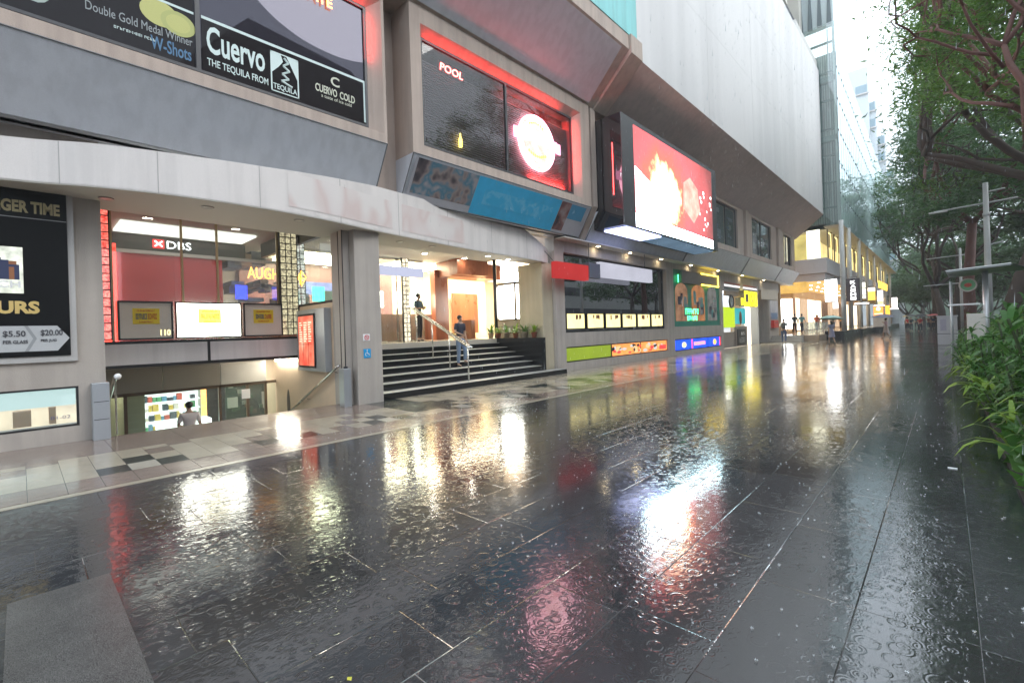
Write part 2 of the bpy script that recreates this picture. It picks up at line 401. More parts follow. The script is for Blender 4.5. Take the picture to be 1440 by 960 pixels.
fas = f.build('canopy_fascia', fascia_w, M)
j = MB()
for yj in (.45, 1.55, 3.0, 4.6, 6.2, 7.9, 9.7, 11.4):
    xj = float(np.interp(yj, [c[1] for c in cs], [c[0] for c in cs])); MB().box(xj-.02, xj+.003, yj-.006, yj+.006, 3.86, ztop(yj)-.01).build('panel_joint', flat('joint_grey', (.38, .36, .35), .6), fas)
def blotch(name, cols, scale, aspect=(1, 1, 1), rough=.45, detail=2):
    t = NT(name); nz = t.noise(t.coord(aspect), scale, detail, .5)
    n_ = len(cols); p = t.n('BsdfPrincipled', i_Roughness=rough); t.set(p.inputs['Base Color'], t.ramp(nz, [(.30+.40*k/(n_-1), c) for k, c in enumerate(cols)])); return t.done(p)
fade = blotch('faded_lettering', [(.67, .625, .60), (.67, .625, .60), (.60, .49, .465), (.65, .59, .57), (.68, .635, .61)], 1.2, (1, 1.2, .8), detail=1)
for i, (ya, yb) in enumerate(((3.5, 6.0), (6.3, 8.7))):   # smeared reddish script on the fascia
    pt = MB(); N_ = 14
    for k in range(N_):
        y = ya+(yb-ya)*k/N_; y2 = ya+(yb-ya)*(k+1)/N_
        x1 = float(np.interp(y, [c[1] for c in cs], [c[0] for c in cs]))+.006; x2 = float(np.interp(y2, [c[1] for c in cs], [c[0] for c in cs]))+.006
        pt.face([(x1, y, 3.98), (x2, y2, 3.98), (x2, y2, 4.62), (x1, y, 4.62)])
    pt.build('faded_mark', fade, fas)
s = MB(); k2 = [p for p in cs]
s.prism([(-10.62, -6)]+[(x, y) for x, y in k2]+[(-10.62, 12.85)], 'z', 3.845, 3.87)
s.box(-10.64, -10.61, -6, 12.85, 3.85, 4.3); s.box(-22, -10.62, .95, 12.85, 4.3, 4.36)
s.build('canopy_soffit', soffit_w, M)
rim = flat('lamp_rim', (.30, .29, .27), .4)
for x, y, on in ((-9.35, 2.3, 0), (-9.3, 3.85, 0), (-9.6, 5.7, 0), (-9.95, 7.6, 0), (-10.2, 9.9, 1), (-9.75, 1.0, 0), (-10.3, 10.9, 1), (-9.95, 6.6, 0)):
    d = MB().lathe((x, y, 3.83), [(.10, .02), (.10, .0), (.078, .0)], 20).build('downlight', rim, M)
    MB().disc((x, y, 3.8325), .078, 20).build('lamp', emit('dim_lamp', (1, .95, .85), 12) if on else flat('lamp_glass_off', (.5, .5, .48), .3), d)
for x, y in ((-11.3, 2.0), (-11.3, 3.75), (-11.2, 6.7), (-11.2, 8.3), (-11.2, 10.0), (-13, 7.5), (-13, 9.6), (-13, 11.4)):
    d = MB().lathe((x, y, 4.27), [(.12, .03), (.12, .0), (.095, .0)], 20).build('downlight', rim, M)
    MB().disc((x, y, 4.2745), .095, 20).build('lamp', down_l, d)

# ---- upper bays
def panel_wedge(y0, y1, xt=-9.0, zt=5.78, xb=-9.6, zb=4.8, mat=panel_gr, rib=True):
    o = MB().prism([(xt, zt), (xb, zb), (-10.2, zb), (-10.2, zt)], 'y', y0, y1).build('sill_panel', mat, M)
    r = MB()
    L = math.hypot(xt-xb, zt-zb); nx, nz = (zt-zb)/L, -(xt-xb)/L
    for (a, bb) in (((xt, zt), .035), ((xb, zb), .03)):
        x, z = a; r.tube([(x, y0, z), (x, y1, z)], .012, 6)
    for y in (y0+.004, y1-.004): r.tube([(xt, y, zt), (xb, y, zb)], .014, 6)
    r.build('edge_trim', flat('trim_dark', (.16, .16, .17), .5), o); return o
def frame(y0, y1, wy0, wy1, wz0, wz1, z0=5.785, z1=9.36, xf=-9.0, xi=-9.75):
    mb = MB()
    # chamfered surround: outer rectangle at xf, inner (window) rectangle at xf-.2
    xo, xw = xf, xf-.2
    o = [(y0, z0), (y1, z0), (y1, z1), (y0, z1)]; i1 = [(wy0-.12, wz0-.1), (wy1+.28, wz0-.1), (wy1+.28, wz1+.2), (wy0-.12, wz1+.2)]; i2 = [(wy0, wz0), (wy1, wz0), (wy1, wz1), (wy0, wz1)]
    for k in range(4):
        q = (k+1) % 4
        mb.face([(xo, *o[k]), (xo, *o[q]), (xo, *i1[q]), (xo, *i1[k])]); mb.face([(xo, *i1[k]), (xo, *i1[q]), (xw, *i2[q]), (xw, *i2[k])])
        mb.face([(xo, *o[k]), (xo, *o[q]), (xi, *o[q]), (xi, *o[k])])
        mb.face([(xw, *i2[k]), (xw, *i2[q]), (xi, *i2[q]), (xi, *i2[k])])
    return mb.build('bay_frame', conc, M)
panel_wedge(-5, 5.73); panel_wedge(6.42, 13.9)
frame(-5, 5.73, -4.6, 5.38, 6.1, 8.75); frame(6.42, 13.9, 6.85, 13.1, 6.12, 8.75)
MB().box(-9.9, -9.75, -5, 14.3, 4.8, 9.45).box(-9.75, -9.02, -5, 14.21, 9.375, 9.6).build('recess_wall', conc, M)
# thick outer frame right of bay two (hexagonal side piece)
MB().prism([(-9.0, 5.85), (-9.62, 4.75), (-10.0, 4.75), (-10.0, 9.35), (-9.0, 9.35)], 'y', 14.02, 14.3).build('bay_side', conc, M)
# upper leaning panel
MB().prism([(-9.0, 9.362), (-7.52, 10.82), (-7.52, 11.3), (-9.6, 11.3), (-9.6, 9.362)], 'y', -5, 14.2).build('lintel_block', conc, M)
up = MB(); up.face([(-8.93, -5, 9.405), (-8.93, 13.75, 9.405), (-7.58, 13.95, 10.78), (-7.58, -5, 10.78)]); up.face([(-8.95, -5, 9.39), (-8.95, 13.8, 9.39), (-8.93, 13.75, 9.405), (-8.93, -5, 9.405)])
for y in (3.4, 8.6): up.box(-8.95, -8.94, y, y+.01, 9.5, 9.51)
up2 = MB(); L = math.hypot(1.35, 1.275); nx, nz = .035*1.275/L, -.035*1.35/L
up2.prism([(-8.93+nx*.6, 9.405+nz*.6), (-7.58+nx*.6, 10.78+nz*.6), (-7.58-.03, 10.78+.03), (-8.93-.03, 9.405+.03)], 'y', -5, 13.8)
up2.build('upper_panel', panel_gr, M)
MB().prism([(-8.98, 9.30), (-7.44, 10.70), (-7.44, 11.32), (-9.5, 11.32), (-9.5, 9.30)], 'y', 14.22, 15.0).build('lintel_block', conc, M)
MB().box(-9.2, -7.5, -5, 14.75, 11.305, 23.2).build('turquoise_wall', teal_w, M)
MB().box(-16, -7.5, 14.76, 47.9, 10.74, 23.2).build('upper_wall', white_w, M)
for yj in (21.4, 28.0, 34.6, 41.2): MB().box(-7.5, -7.497, yj, yj+.018, 10.76, 23.18).build('wall_joint', flat('joint_wall', (.50, .49, .485), .7), M)
for zj in (14.9, 19.0): MB().box(-7.5, -7.4975, 14.8, 47.88, zj, zj+.014).build('wall_joint', flat('joint_wall', (.50, .49, .485), .7), M)
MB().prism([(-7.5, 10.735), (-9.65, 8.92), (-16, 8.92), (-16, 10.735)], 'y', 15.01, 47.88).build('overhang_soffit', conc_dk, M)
MB().box(-16, -9.8, 14.3, 47.6, 4.8, 8.915).build('wall', conc, M)
# bays three to five
mb = wall_open(14.3, 46.6, 5.2, 8.915, -9.8, -9.5, [(14.8, 21.9, 6.27, 8.75), (27.6, 31.4, 6.27, 8.75), (34.4, 39.2, 6.27, 8.75), (42.9, 45.4, 6.27, 8.75)])
mb.build('bay_wall', conc, M)
for ry in (24.2, 32.6, 40.6): MB().box(-9.5, -9.32, ry, ry+.55, 5.8, 8.915).build('rib', conc, M)
for a, c in ((14.32, 22.9), (23.0, 31.95), (32.08, 40.05), (40.2, 45.8)): panel_wedge(a, c, -9.0, 5.7, -9.6, 4.75, panel_gr)
# soffit strip over the ground floor wall
so_ = MB().box(-10.0, -9.55, 13.0, 46.5, 4.70, 4.745).build('soffit_strip', surf('soffit_lit', (.62, .58, .52), .6), M)
for y in (15.5, 18, 21, 24.5, 28.5, 33, 38): MB().disc((-9.8, y, 4.695), .07, 12).build('lamp', emit('soffit_lamp', (1, .82, .5), 45), so_)

# ---- windows of the first bays
def window(y0, y1, z0, z1, x, gl, mulls=(), fr=.05, mat=darkm, sub=()):
    mb = MB(); mb.box(x-.05, x+.02, y0, y1, z0, z0+fr); mb.box(x-.05, x+.02, y0, y1, z1-fr, z1); mb.box(x-.05, x+.02, y0, y0+fr, z0+fr, z1-fr); mb.box(x-.05, x+.02, y1-fr, y1, z0+fr, z1-fr)
    for yy in mulls: mb.box(x-.05, x+.02, yy-.035, yy+.035, z0+fr, z1-fr)
    o = mb.build('window', mat, M)
    MB().face([(x-.02, y0+fr, z0+fr), (x-.02, y1-fr, z0+fr), (x-.02, y1-fr, z1-fr), (x-.02, y0+fr, z1-fr)]).build('pane', gl, o)
    return o
def mirror_glass():
    t = NT('reflective_glass'); gl = t.n('BsdfGlossy', i_0=(.62, .62, .76), i_Roughness=.01); df = t.n('BsdfDiffuse', i_0=(.02, .018, .022))
    m = t.n('MixShader', i_0=.065); t.set(m.inputs[1], df); t.set(m.inputs[2], gl)
    b = t.n('Bump', i_Distance=.01, i_Strength=.1); t.set(b.inputs['Height'], t.noise(t.coord(), .8, 1)); t.set(gl.inputs['Normal'], b); return t.done(m)
gm = mirror_glass()
def film_glass():
    t = NT('dark_film'); gl = t.n('BsdfGlossy', i_0=(.75, .78, .84), i_Roughness=.02); df = t.n('BsdfDiffuse', i_0=(.022, .019, .02))
    m = t.n('MixShader', i_0=.012); t.set(m.inputs[1], df); t.set(m.inputs[2], gl); return t.done(m)
film = film_glass()
w1 = window(-4.6, 5.38, 6.1, 8.75, -9.2, gm, (2.2,))
xw = -9.2+.0
MB().box(-9.213, -9.207, 2.26, 5.32, 6.16, 7.08).box(-9.213, -9.207, -4.5, 2.15, 6.16, 8.7).build('window_film', film, w1)
pale = flat('film_white', (.62, .74, .72), .5); MB().box(-9.206, -9.203, 2.26, 5.33, 7.06, 7.11).box(-9.206, -9.203, 5.29, 5.33, 6.2, 7.06).box(-9.206, -9.203, -.5, 2.15, 7.06, 7.10).build('film_border', pale, w1)
text('lettering', 'Cuervo', 2.33, 3.27, 6.50, 6.98, -9.205, pale, w1, bold=.02)
text('lettering', 'THE TEQUILA FROM', 2.33, 3.32, 6.26, 6.41, -9.205, pale, w1, bold=.01)
lg = MB()
lg.box(-9.206, -9.203, 3.37, 3.395, 6.22, 6.98); lg.box(-9.206, -9.203, 3.865, 3.89, 6.22, 6.98); lg.box(-9.206, -9.203, 3.37, 3.89, 6.96, 6.98); lg.box(-9.206, -9.203, 3.37, 3.89, 6.22, 6.24)
lg.face([(-9.204, 3.37, 6.97), (-9.204, 3.37, 6.55), (-9.204, 3.52, 6.72), (-9.204, 3.60, 6.84), (-9.204, 3.56, 6.97)]); lg.face([(-9.204, 3.89, 6.97), (-9.204, 3.66, 6.97), (-9.204, 3.72, 6.86), (-9.204, 3.89, 6.52)])
zz = [(3.62, 6.92), (3.70, 6.84), (3.60, 6.76), (3.72, 6.69), (3.58, 6.60), (3.70, 6.53), (3.56, 6.46), (3.76, 6.40)]
for a, c in zip(zz, zz[1:]): lg.tube([(-9.204, a[0], a[1]), (-9.204, c[0], c[1])], .02, 5)
lg.build('emblem', pale, w1)
text('lettering', 'TEQUILA', 3.41, 3.85, 6.26, 6.38, -9.205, pale, w1, bold=.01)
text('lettering', 'C', 4.55, 4.74, 6.74, 6.94, -9.205, flat('film_cream', (.6, .62, .5), .5), w1, bold=.02)
text('lettering', 'CUERVO', 4.22, 4.68, 6.52, 6.68, -9.205, flat('film_cream', (.6, .62, .5), .5), w1, bold=.02)
text('lettering', 'COLD', 4.74, 5.08, 6.52, 6.68, -9.205, flat('film_cream', (.6, .62, .5), .5), w1, bold=.02)
text('lettering', 'a taste of ice cold', 4.34, 5.0, 6.43, 6.50, -9.205, flat('film_cream', (.6, .62, .5), .5), w1)
text('lettering', 'Double Gold Medal Winner', .78, 2.12, 6.50, 6.64, -9.205, flat('film_grey', (.3, .33, .34), .5), w1)
scribble('lettering', 14, 1.1, 1.62, 6.365, 6.405, -9.205, pale, w1)
text('lettering', "W-Shots", 1.55, 2.10, 6.24, 6.46, -9.205, flat('film_blue', (.05, .16, .30), .5), w1, bold=.015)
gd = flat('film_gold', (.50, .50, .16), .5)
gb = MB(); gb.disc((-9.2045, 1.68, 6.86), .26, 24, 0, 'x', .21); gb.build('gold_badge', gd, w1); MB().disc((-9.2025, 1.93, 6.80), .24, 24, 0, 'x', .2).build('gold_badge', flat('film_gold_b', (.42, .44, .14), .5), w1)
MB().disc((-9.2015, 1.93, 6.80), .17, 20, 0, 'x', .14).build('badge_centre', gd, w1)
MB().disc((-9.2045, .25, 6.5), .16, 14, 0, 'x', .16).build('pale_mark', flat('film_pale', (.35, .42, .4), .5), w1)

# bay two: blinds behind glass, round neon sign
w2 = window(6.85, 13.1, 6.12, 8.75, -9.2, glass('pane_bay', (.8, .8, .82), (.03, .03, .03), .1, .02), (9.85,))
bl = MB()
z = 6.2
while z < 8.35:
    bl.box(-9.42, -9.37, 6.92, 13.05, z, z+.034); z += .062
bl.build('blind', surf('blind_slats', (.36, .31, .31), .5, bump=0), w2)
MB().box(-10.0, -9.6, 6.86, 13.1, 6.1, 8.8).build('room_back', flat('dark_room', (.05, .03, .03), .8), w2)
ns = thing('neon_sign', (-9.3, 8.0, 8.3), 'small glowing red tube sign reading POOL at the top of the blinded upper window', 'neon sign')
text('lettering', 'POOL', 7.56, 8.34, 8.30, 8.50, -9.34, emit('neon_red', (1, .10, .08), 14), ns, bold=.01, slant=.15); MB().box(-9.36, -9.345, 7.5, 8.4, 8.26, 8.54).build('backing', flat('neon_back', (.1, .01, .01), .5), ns)
nsg = thing('round_neon_sign', (-9.28, 11.35, 7.4), 'round pinkish white neon sign crossed by a glowing banner in the upper window', 'neon sign')
ring = MB()
for rr, a in ((.80, 1.0), (.66, .9)):
    pts = [(-9.30, 11.35+.86*rr/.8*math.cos(t*math.pi/24), 7.42+.84*rr/.8*math.sin(t*math.pi/24)) for t in range(49)]
    ring.tube(pts, .035, 6, 0, False)
ring.build('ring_tube', emit('neon_white', (1, .40, .50), 9), nsg)
MB().disc((-9.335, 11.35, 7.42), .84, 36, 0, 'x', .82).build('disc', emit('neon_disc', (1, .42, .36), 2.6, .9, 4), nsg)
bn = MB()
for k in range(12):
    y = 10.25+k*.19; z0 = 7.33+.10*math.sin(k/11*math.pi); bn.box(-9.29, -9.26, y, y+.185, z0, z0+.34)
bn.build('banner', emit('neon_banner', (1, .30, .48), 4), nsg)
scribble('lettering', 9, 10.45, 12.3, 7.44, 7.64, -9.255, emit('neon_letter', (1, .9, .9), 12), nsg)
am = MB()
for k in range(9): am.blob((-9.29, 10.95+.1*k, 6.98-.10*math.sin(k/8*math.pi)+.12), .02, .045, .06, 0, 6, 4)
am.build('yellow_letters', emit('neon_yellow', (1, .70, .15), 2), nsg)
am = MB()
for k in range(7): am.blob((-9.29, 11.0+.11*k, 7.98+.08*math.sin(k/6*math.pi)), .02, .045, .06, 0, 6, 4)
am.build('yellow_letters', emit('neon_yellow', (1, .70, .15), 2), nsg)
bt_ = MB().lathe((-9.3, 8.15, 6.45), [(.0, 0), (.05, 0), (.05, .2), (.02, .28), (.02, .36)], 10)
tag(bt_.build('bottle_lamp', emit('bottle_glow', (1, .75, .15), 3)), 'small yellow bottle shaped light behind the blinds at lower left', 'lamp')

ns2 = thing('neon_sign', (-9.17, 4, 8.3), 'red and yellow neon letters cut off by the top edge above the tequila window', 'neon sign')
for wd_, a_, c_ in (('OPEN', 3.3, 3.9), ('LATE', 4.02, 4.62)): text('neon_word', wd_, a_, c_, 8.34, 8.54, -9.17, emit('neon_orange', (1, .22, .05), 9), ns2, bold=.01)
def red_lamp(loc, sx_, sy_, en, d, root):
    rl_ = bpy.data.lights.new('neon_glow', 'AREA'); rl_.shape = 'RECTANGLE'; rl_.size = sx_; rl_.size_y = sy_; rl_.energy = en; rl_.color = (1, .045, .04)
    ro_ = bpy.data.objects.new('neon_glow', rl_); C.objects.link(ro_); ro_.parent = root; off = OFF[root.name]; ro_.location = Vector(loc)-off
    ro_.rotation_euler = Vector(d).to_track_quat('-Z', 'X').to_euler()
    m_ = Matrix.Identity(3); z_ = -Vector(d).normalized(); x_ = Vector((0, 1, 0)) if abs(z_.y) < .9 else Vector((0, 0, 1)); 
    if abs(d[1]) > .3: x_ = Vector((0, 0, 1))
    x_ = (x_-z_*x_.dot(z_)).normalized(); y_ = z_.cross(x_); ro_.rotation_euler = Matrix((x_, y_, z_)).transposed().to_euler()
red_lamp((-9.14, 9.6, 8.62), 5.4, .03, 13, (.45, 0, .9), ns)
red_lamp((-9.14, 13.0, 7.6), 2.0, .03, 9, (.5, .85, 0), nsg)
red_lamp((-9.30, 11.9, 6.25), 1.8, .05, 16, (-.6, 0, .8), nsg)
red_lamp((-9.30, 11.5, 8.62), 3.0, .05, 14, (-.75, 0, -.66), nsg)
red_lamp((-9.16, 5.3, 8.1), 1.0, .03, 3, (.5, .85, 0), ns2)
red_lamp((-9.16, 4.4, 8.66), 1.8, .03, 4, (.45, 0, .9), ns2)
# dark windows of the far bays with posters
def poster_window(y0, y1, mull, cols):
    o = window(y0, y1, 6.27, 8.75, -9.62, glass_c, (mull,))
    random.seed(int(y0*10))
    for (a, c, colr) in ((y0+.15, mull-.15, cols[0]), (mull+.15, y1-.15, cols[1])):
        p = MB().box(-9.70, -9.68, a, c, 6.4, 8.6).build('poster', flat('poster_navy', (.02, .03, .07), .4), o)
        q = MB()
        for k in range(10):
            yy = a+.2+random.random()*(c-a-.9); z = 6.6+random.random()*1.6; q.box(-9.679-.001*k, -9.672-.001*k+.01*0, yy, yy+.2+random.random()*.5, z, z+.05+random.random()*.22, k % 3)
        q.build('poster_print', [flat('pp_'+str(i)+str(int(y0)), c3, .4) for i, c3 in enumerate(colr)], p)
poster_window(27.6, 31.4, 29.5, (((.25, .3, .4), (.1, .15, .3), (.4, .42, .45)), ((.3, .03, .03), (.1, .05, .2), (.05, .08, .2))))
poster_window(34.4, 39.2, 36.8, (((.3, .32, .3), (.15, .2, .2), (.4, .42, .45)), ((.35, .36, .38), (.1, .15, .2), (.05, .05, .1))))
w5 = window(42.9, 45.4, 6.27, 8.75, -9.62, glass_d, (44.1,)); MB().box(-9.75, -9.7, 43.1, 44.0, 6.4, 8.6).build('lit_room', emit('lit_room', (1, .85, .35), 1.6, .6), w5)
wh = window(14.8, 21.9, 6.27, 8.75, -9.62, glass_d, (18.3,))

# ---- blue banner sign on bay two
bs = thing('banner_sign', (-9.2, 10, 5.3), 'blue advertising board with a brownish picture area on the sloping panel under the blinded window', 'signboard')
def slope_pt(y, t, o=.03): return (-9.0-.6*t+.03*.85, y, 5.76-.96*t-.03*.5)
def slope_quad(mb, y0, y1, t0, t1, lift=0, m=0):
    ex, ez = .025+lift, -.015-lift*.6
    mb.face([(-9.0-.6*t1+ex, y0, 5.76-.96*t1+ez), (-9.0-.6*t1+ex, y1, 5.76-.96*t1+ez), (-9.0-.6*t0+ex, y1, 5.76-.96*t0+ez), (-9.0-.6*t0+ex, y0, 5.76-.96*t0+ez)], m); return mb
slope_quad(MB(), 6.5, 13.82, .03, .97).build('board', surf('sign_lilac', (.42, .42, .46), .4), bs)
slope_quad(MB(), 8.55, 12.2, .04, .96, .004).build('blue_field', surf('sign_blue', (.05, .42, .72), .35, var=.2, scale=3, bump=0), bs)
pa_ = blotch('picture_smear', [(.03, .03, .04), (.10, .08, .09), (.30, .24, .23), (.08, .20, .28), (.34, .32, .34)], 2.2)
slope_quad(MB(), 6.58, 8.54, .05, .80, .004).build('picture_area', pa_, bs)
slope_quad(MB(), 12.22, 12.75, .05, .90, .004).build('picture_area', blotch('picture_smear_b', [(.03, .02, .03), (.22, .10, .09), (.3, .27, .27)], 2.5), bs)
slope_quad(MB(), 12.76, 13.6, .06, .5, .004).build('small_blue_field', surf('sign_blue2', (.06, .25, .42), .4, bump=0), bs)
slope_quad(MB(), 8.9, 11.9, .3, .68, .008).build('pale_lettering', blotch('blue_smear', [(.05, .42, .72), (.05, .42, .72), (.14, .50, .76), (.05, .42, .72)], 3.2, (1, 1, 1)), bs)

# ---- ground-floor entrances: sunken shop at the left
MB().box(-14.6, -10.15, 4.885, 5.08, -2.4, 2.3).build('side_wall', surf('pink_plaster', (.62, .47, .33), .7, bump=.1), M)
MB().box(-14.6, -10.2, 4.90, 5.0, 2.3, 2.36).box(-14.6, -10.2, 4.90, 5.0, 3.9, 4.3).build('side_window_frame', black, M)
sg_ = MB().face([(-14.5, 4.95, 2.36), (-10.2, 4.95, 2.36), (-10.2, 4.95, 3.9), (-14.5, 4.95, 3.9)]).build('side_pane', glass_c, M)
stp = MB()
for k in range(10): stp.box(-10.02-.3*(k+1), -10.02-.3*k, .96, 4.88, -2.4, -.16*(k+1)+.0)
stp.build('basement_stair', surf('stair_granite', (.10, .095, .09), .4), M)
MB().box(-22, -13.0, .96, 12, -2.4, -1.6).build('basement_floor', wet_tile('shop_tile', (.45, .42, .36)), M)
# handrail on the pink wall
hr = thing('handrail', (-11, 4.8, 0), 'sloping steel handrail on the plastered wall beside the steps down to the basement shop', 'handrail')
MB().tube([(-9.72, 4.78, .88), (-9.9, 4.78, .80), (-13.0, 4.78, -.62)], .028, 8).build('rail', steelm, hr, True)
MB().tube([(-10.0, 4.78, .75), (-10.0, 4.88, .70)], .012, 6).tube([(-11.5, 4.78, .06), (-11.5, 4.83, .0), (-11.5, 4.89, 0)], .012, 6).build('bracket', steelm, hr)
hr2 = thing('handrail', (-10.3, 1.1, 0), 'short steel handrail end beside the left pier at the top of the basement steps', 'handrail')
MB().tube([(-9.85, 1.08, .98), (-10.1, 1.08, .96), (-12.4, 1.08, -.1)], .03, 8).build('rail', steelm, hr2, True); MB().tube([(-10.15, 1.08, .9), (-10.15, 1.08, 0)], .015, 6).build('post', steelm, hr2); MB().blob((-9.85, 1.08, .98), .05, .05, .05).build('end_knob', white_p, hr2, True)
# mezzanine edge panels
mz = MB(); mz.box(-12.15, -12.0, .96, 2.86, 1.08, 1.50); mz.box(-12.15, -12.0, 2.92, 4.87, 1.08, 1.50); mz.build('mezzanine_panel', panel_li, M)
MB().box(-12.16, -12.02, .96, 4.88, 1.50, 1.56).box(-12.16, -12.02, .96, 4.88, 1.02, 1.08).box(-12.16, -12.01, 2.86, 2.92, 1.08, 1.5).build('mezzanine_trim', black, M)
MB().box(-13.65, -12.1, .96, 4.87, 1.0, 1.06).box(-22, -12.16, .96, 12.8, 1.10, 1.26).build('mezzanine_floor', soffit_w, M)
MB().box(-13.75, -13.6, .96, 2.3, .38, .98).box(-13.75, -13.6, 2.32, 3.5, .38, .98).build('shop_fascia', surf('fascia_olive', (.30, .28, .24), .5), M)
MB().box(-13.75, -13.6, 3.52, 4.6, .38, .98).build('shop_fascia', surf('fascia_pale', (.50, .49, .45), .4), M)
# basement shop
bsh = thing('basement_shop', (-13.8, 2.8, -1.6), 'brightly lit glass fronted basement shop with white shelves of boxes seen below pavement level', 'shop')
fr = MB()
for y in (1.0, 1.62, 3.5, 4.15, 4.6): fr.box(-13.74, -13.66, y-.03, y+.03, -1.6, .37)
fr.box(-13.74, -13.66, .96, 4.87, .30, .375); fr.build('shop_frame', flat('bronze', (.12, .08, .05), .4), bsh)
MB().face([(-13.7, 1.0, -1.6), (-13.7, 4.86, -1.6), (-13.7, 4.86, .3), (-13.7, 1.0, .3)]).build('pane', glass_c, bsh)
MB().box(-18, -13.8, .97, 6.0, .99, 1.0).build('ceiling', white_p, bsh); MB().box(-16.5, -14.2, 1.3, 1.7, .95, .985).box(-16.5, -14.2, 2.6, 3.0, .95, .985).box(-16.5, -14.2, 3.9, 4.3, .95, .985).build('ceiling_glow_panel', emit('shop_white', (1, 1, .93), 9), bsh)
MB().box(-18.1, -18, .97, 7, -1.6, 1).box(-18, -13.8, 6.9, 7.0, -1.6, 1).build('back_wall', flat('shop_wall', (.75, .78, .68), .6), bsh)
MB().box(-17.2, -13.9, 1.64, 2.0, -1.6, .9).build('side_partition', flat('partition_cream', (.62, .60, .35), .6), bsh)
shf = MB(); shf.box(-16.4, -16.3, 2.05, 3.6, -1.6, .8)
for z in np.arange(-1.2, .8, .26): shf.box(-16.3, -16.05, 2.05, 3.6, z, z+.02)
shelf = shf.build('shelf', emit('lit_shelf', (.9, 1, .92), 1.3), bsh)
bx = MB(); random.seed(8)
for z in np.arange(-1.18, .7, .26):
    y = 2.1
    while y < 3.5:
        wd = .05+random.random()*.09; 
        if random.random() < .8: bx.box(-16.25, -16.1, y, y+wd, z, z+.08+random.random()*.13, random.randrange(6))
        y += wd+.02
bx.build('boxed_goods', [flat('goods_%d' % i, c, .5) for i, c in enumerate(((.6, .6, .58), (.03, .05, .08), (.5, .1, .08), (.1, .25, .4), (.6, .45, .1), (.08, .3, .15)))], shelf)
MB().box(-14.6, -14.1, 2.3, 3.4, -1.6, -.5).build('counter', emit('glow_counter', (.85, 1, .9), 2.2), bsh)
MB().box(-15.6, -15.5, 3.55, 4.1, -1.6, .55).build('dark_door', black, bsh); MB().box(-15.3, -15.2, 3.45, 3.56, -1.3, .5).build('orange_strip', emit('orange_strip', (1, .45, .12), 2.5, .5, 8), bsh)
d2 = MB(); random.seed(5)
for k in range(50): 
    y = 4.15+random.random()*1.9; z = -1.4+random.random()*1.9; d2.box(-15.52, -15.45, y, y+.12, z, z+.12, random.randrange(3))
d2.box(-15.6, -15.53, 4.12, 6.3, -1.6, .9, 3); d2.build('dark_display', [flat('disp_a', (.05, .10, .05), .4), flat('disp_b', (.2, .22, .18), .5), flat('disp_c', (.10, .08, .05), .5), flat('disp_d', (.02, .04, .025), .4)], bsh)
MB().box(-13.655, -13.645, 3.66, 3.9, -.25, .02).build('notice', flat('notice_pale', (.5, .6, .5), .5), bsh); MB().box(-13.655, -13.645, 4.0, 4.2, -.05, .2).build('notice', white_p, bsh)
# oval opening in the pink wall
tag(MB().disc((-12.85, 4.883, -.26), .11, 20, 0, 'y', .42).build('oval_niche', black), 'dark oval opening in the plastered wall under the handrail', 'niche')
tag(MB().box(-13.5, -12.2, 4.80, 4.87, .90, .965).build('wall_light', emit('wall_strip', (1, .97, .85), 30)), 'bright strip light on the plastered wall above the basement stairs', 'light')

# mezzanine glass front with light boxes
mzf = MB()
for y in (1.28, 2.45, 3.12, 4.42): mzf.box(-12.1, -12.04, y-.02, y+.02, 1.56, 4.3)
mzf.box(-12.1, -12.04, 1.28, 4.42, 4.2, 4.3); o = mzf.build('mezzanine_window', flat('brass_frame', (.35, .28, .16), .35, .5), M)
MB().face([(-12.07, 1.28, 1.56), (-12.07, 4.4, 1.56), (-12.07, 4.4, 4.2), (-12.07, 1.28, 4.2)]).build('pane', glass_c, o)
for (y0, y1, mt, lab) in ((1.34, 2.24, 'dim', 'left'), (2.28, 3.55, 'lit', 'mid'), (3.59, 4.46, 'dim', 'right')):
    t = thing('light_box', (-11.95, (y0+y1)/2, 1.6), {'left': 'dim grey light box with a yellow notice and the number 110, above the basement shop', 'mid': 'brightly lit white light box with a yellow notice between two dim ones', 'right': 'dim grey light box with a yellow notice beside the glass block column'}[lab], 'light box', 'light boxes along the mezzanine edge')
    MB().box(-12.0, -11.93, y0, y1, 1.58, 1.615).box(-12.0, -11.93, y0, y1, 2.335, 2.37).box(-12.0, -11.93, y0, y0+.03, 1.615, 2.335).box(-12.0, -11.93, y1-.03, y1, 1.615, 2.335).build('frame', black, t)
    MB().box(-11.99, -11.95, y0+.03, y1-.03, 1.615, 2.335).build('face', emit('box_bright', (1, 1, .86), 7) if mt == 'lit' else surf('box_dim', (.66, .63, .58), .4, bump=0), t)
    cy = (y0+y1)/2; nm = MB().box(-11.948, -11.944, cy-.22, cy+.22, 1.90, 2.22).build('notice', emit('notice_yellow_lit', (1, .85, .12), 1.6) if mt == 'lit' else flat('notice_yellow', (.75, .6, .03), .5), t)
    scribble('lettering', 8, cy-.17, cy+.02, 2.0, 2.11, -11.943, flat('print_dark', (.06, .08, .2), .5), nm); scribble('lettering', 6, cy+.03, cy+.18, 2.0, 2.11, -11.943, flat('print_red', (.5, .05, .03), .5), nm); scribble('lettering', 12, cy-.15, cy+.15, 2.155, 2.19, -11.943, flat('print_red', (.5, .05, .03), .5), nm); scribble('lettering', 12, cy-.12, cy+.12, 1.93, 1.96, -11.943, flat('print_red', (.5, .05, .03), .5), nm)
    if lab == 'left': text('number', '110', 2.02, 2.19, 1.66, 1.78, -11.948, emit('num_glow', (1, .85, .4), 1.5), t, bold=.01)
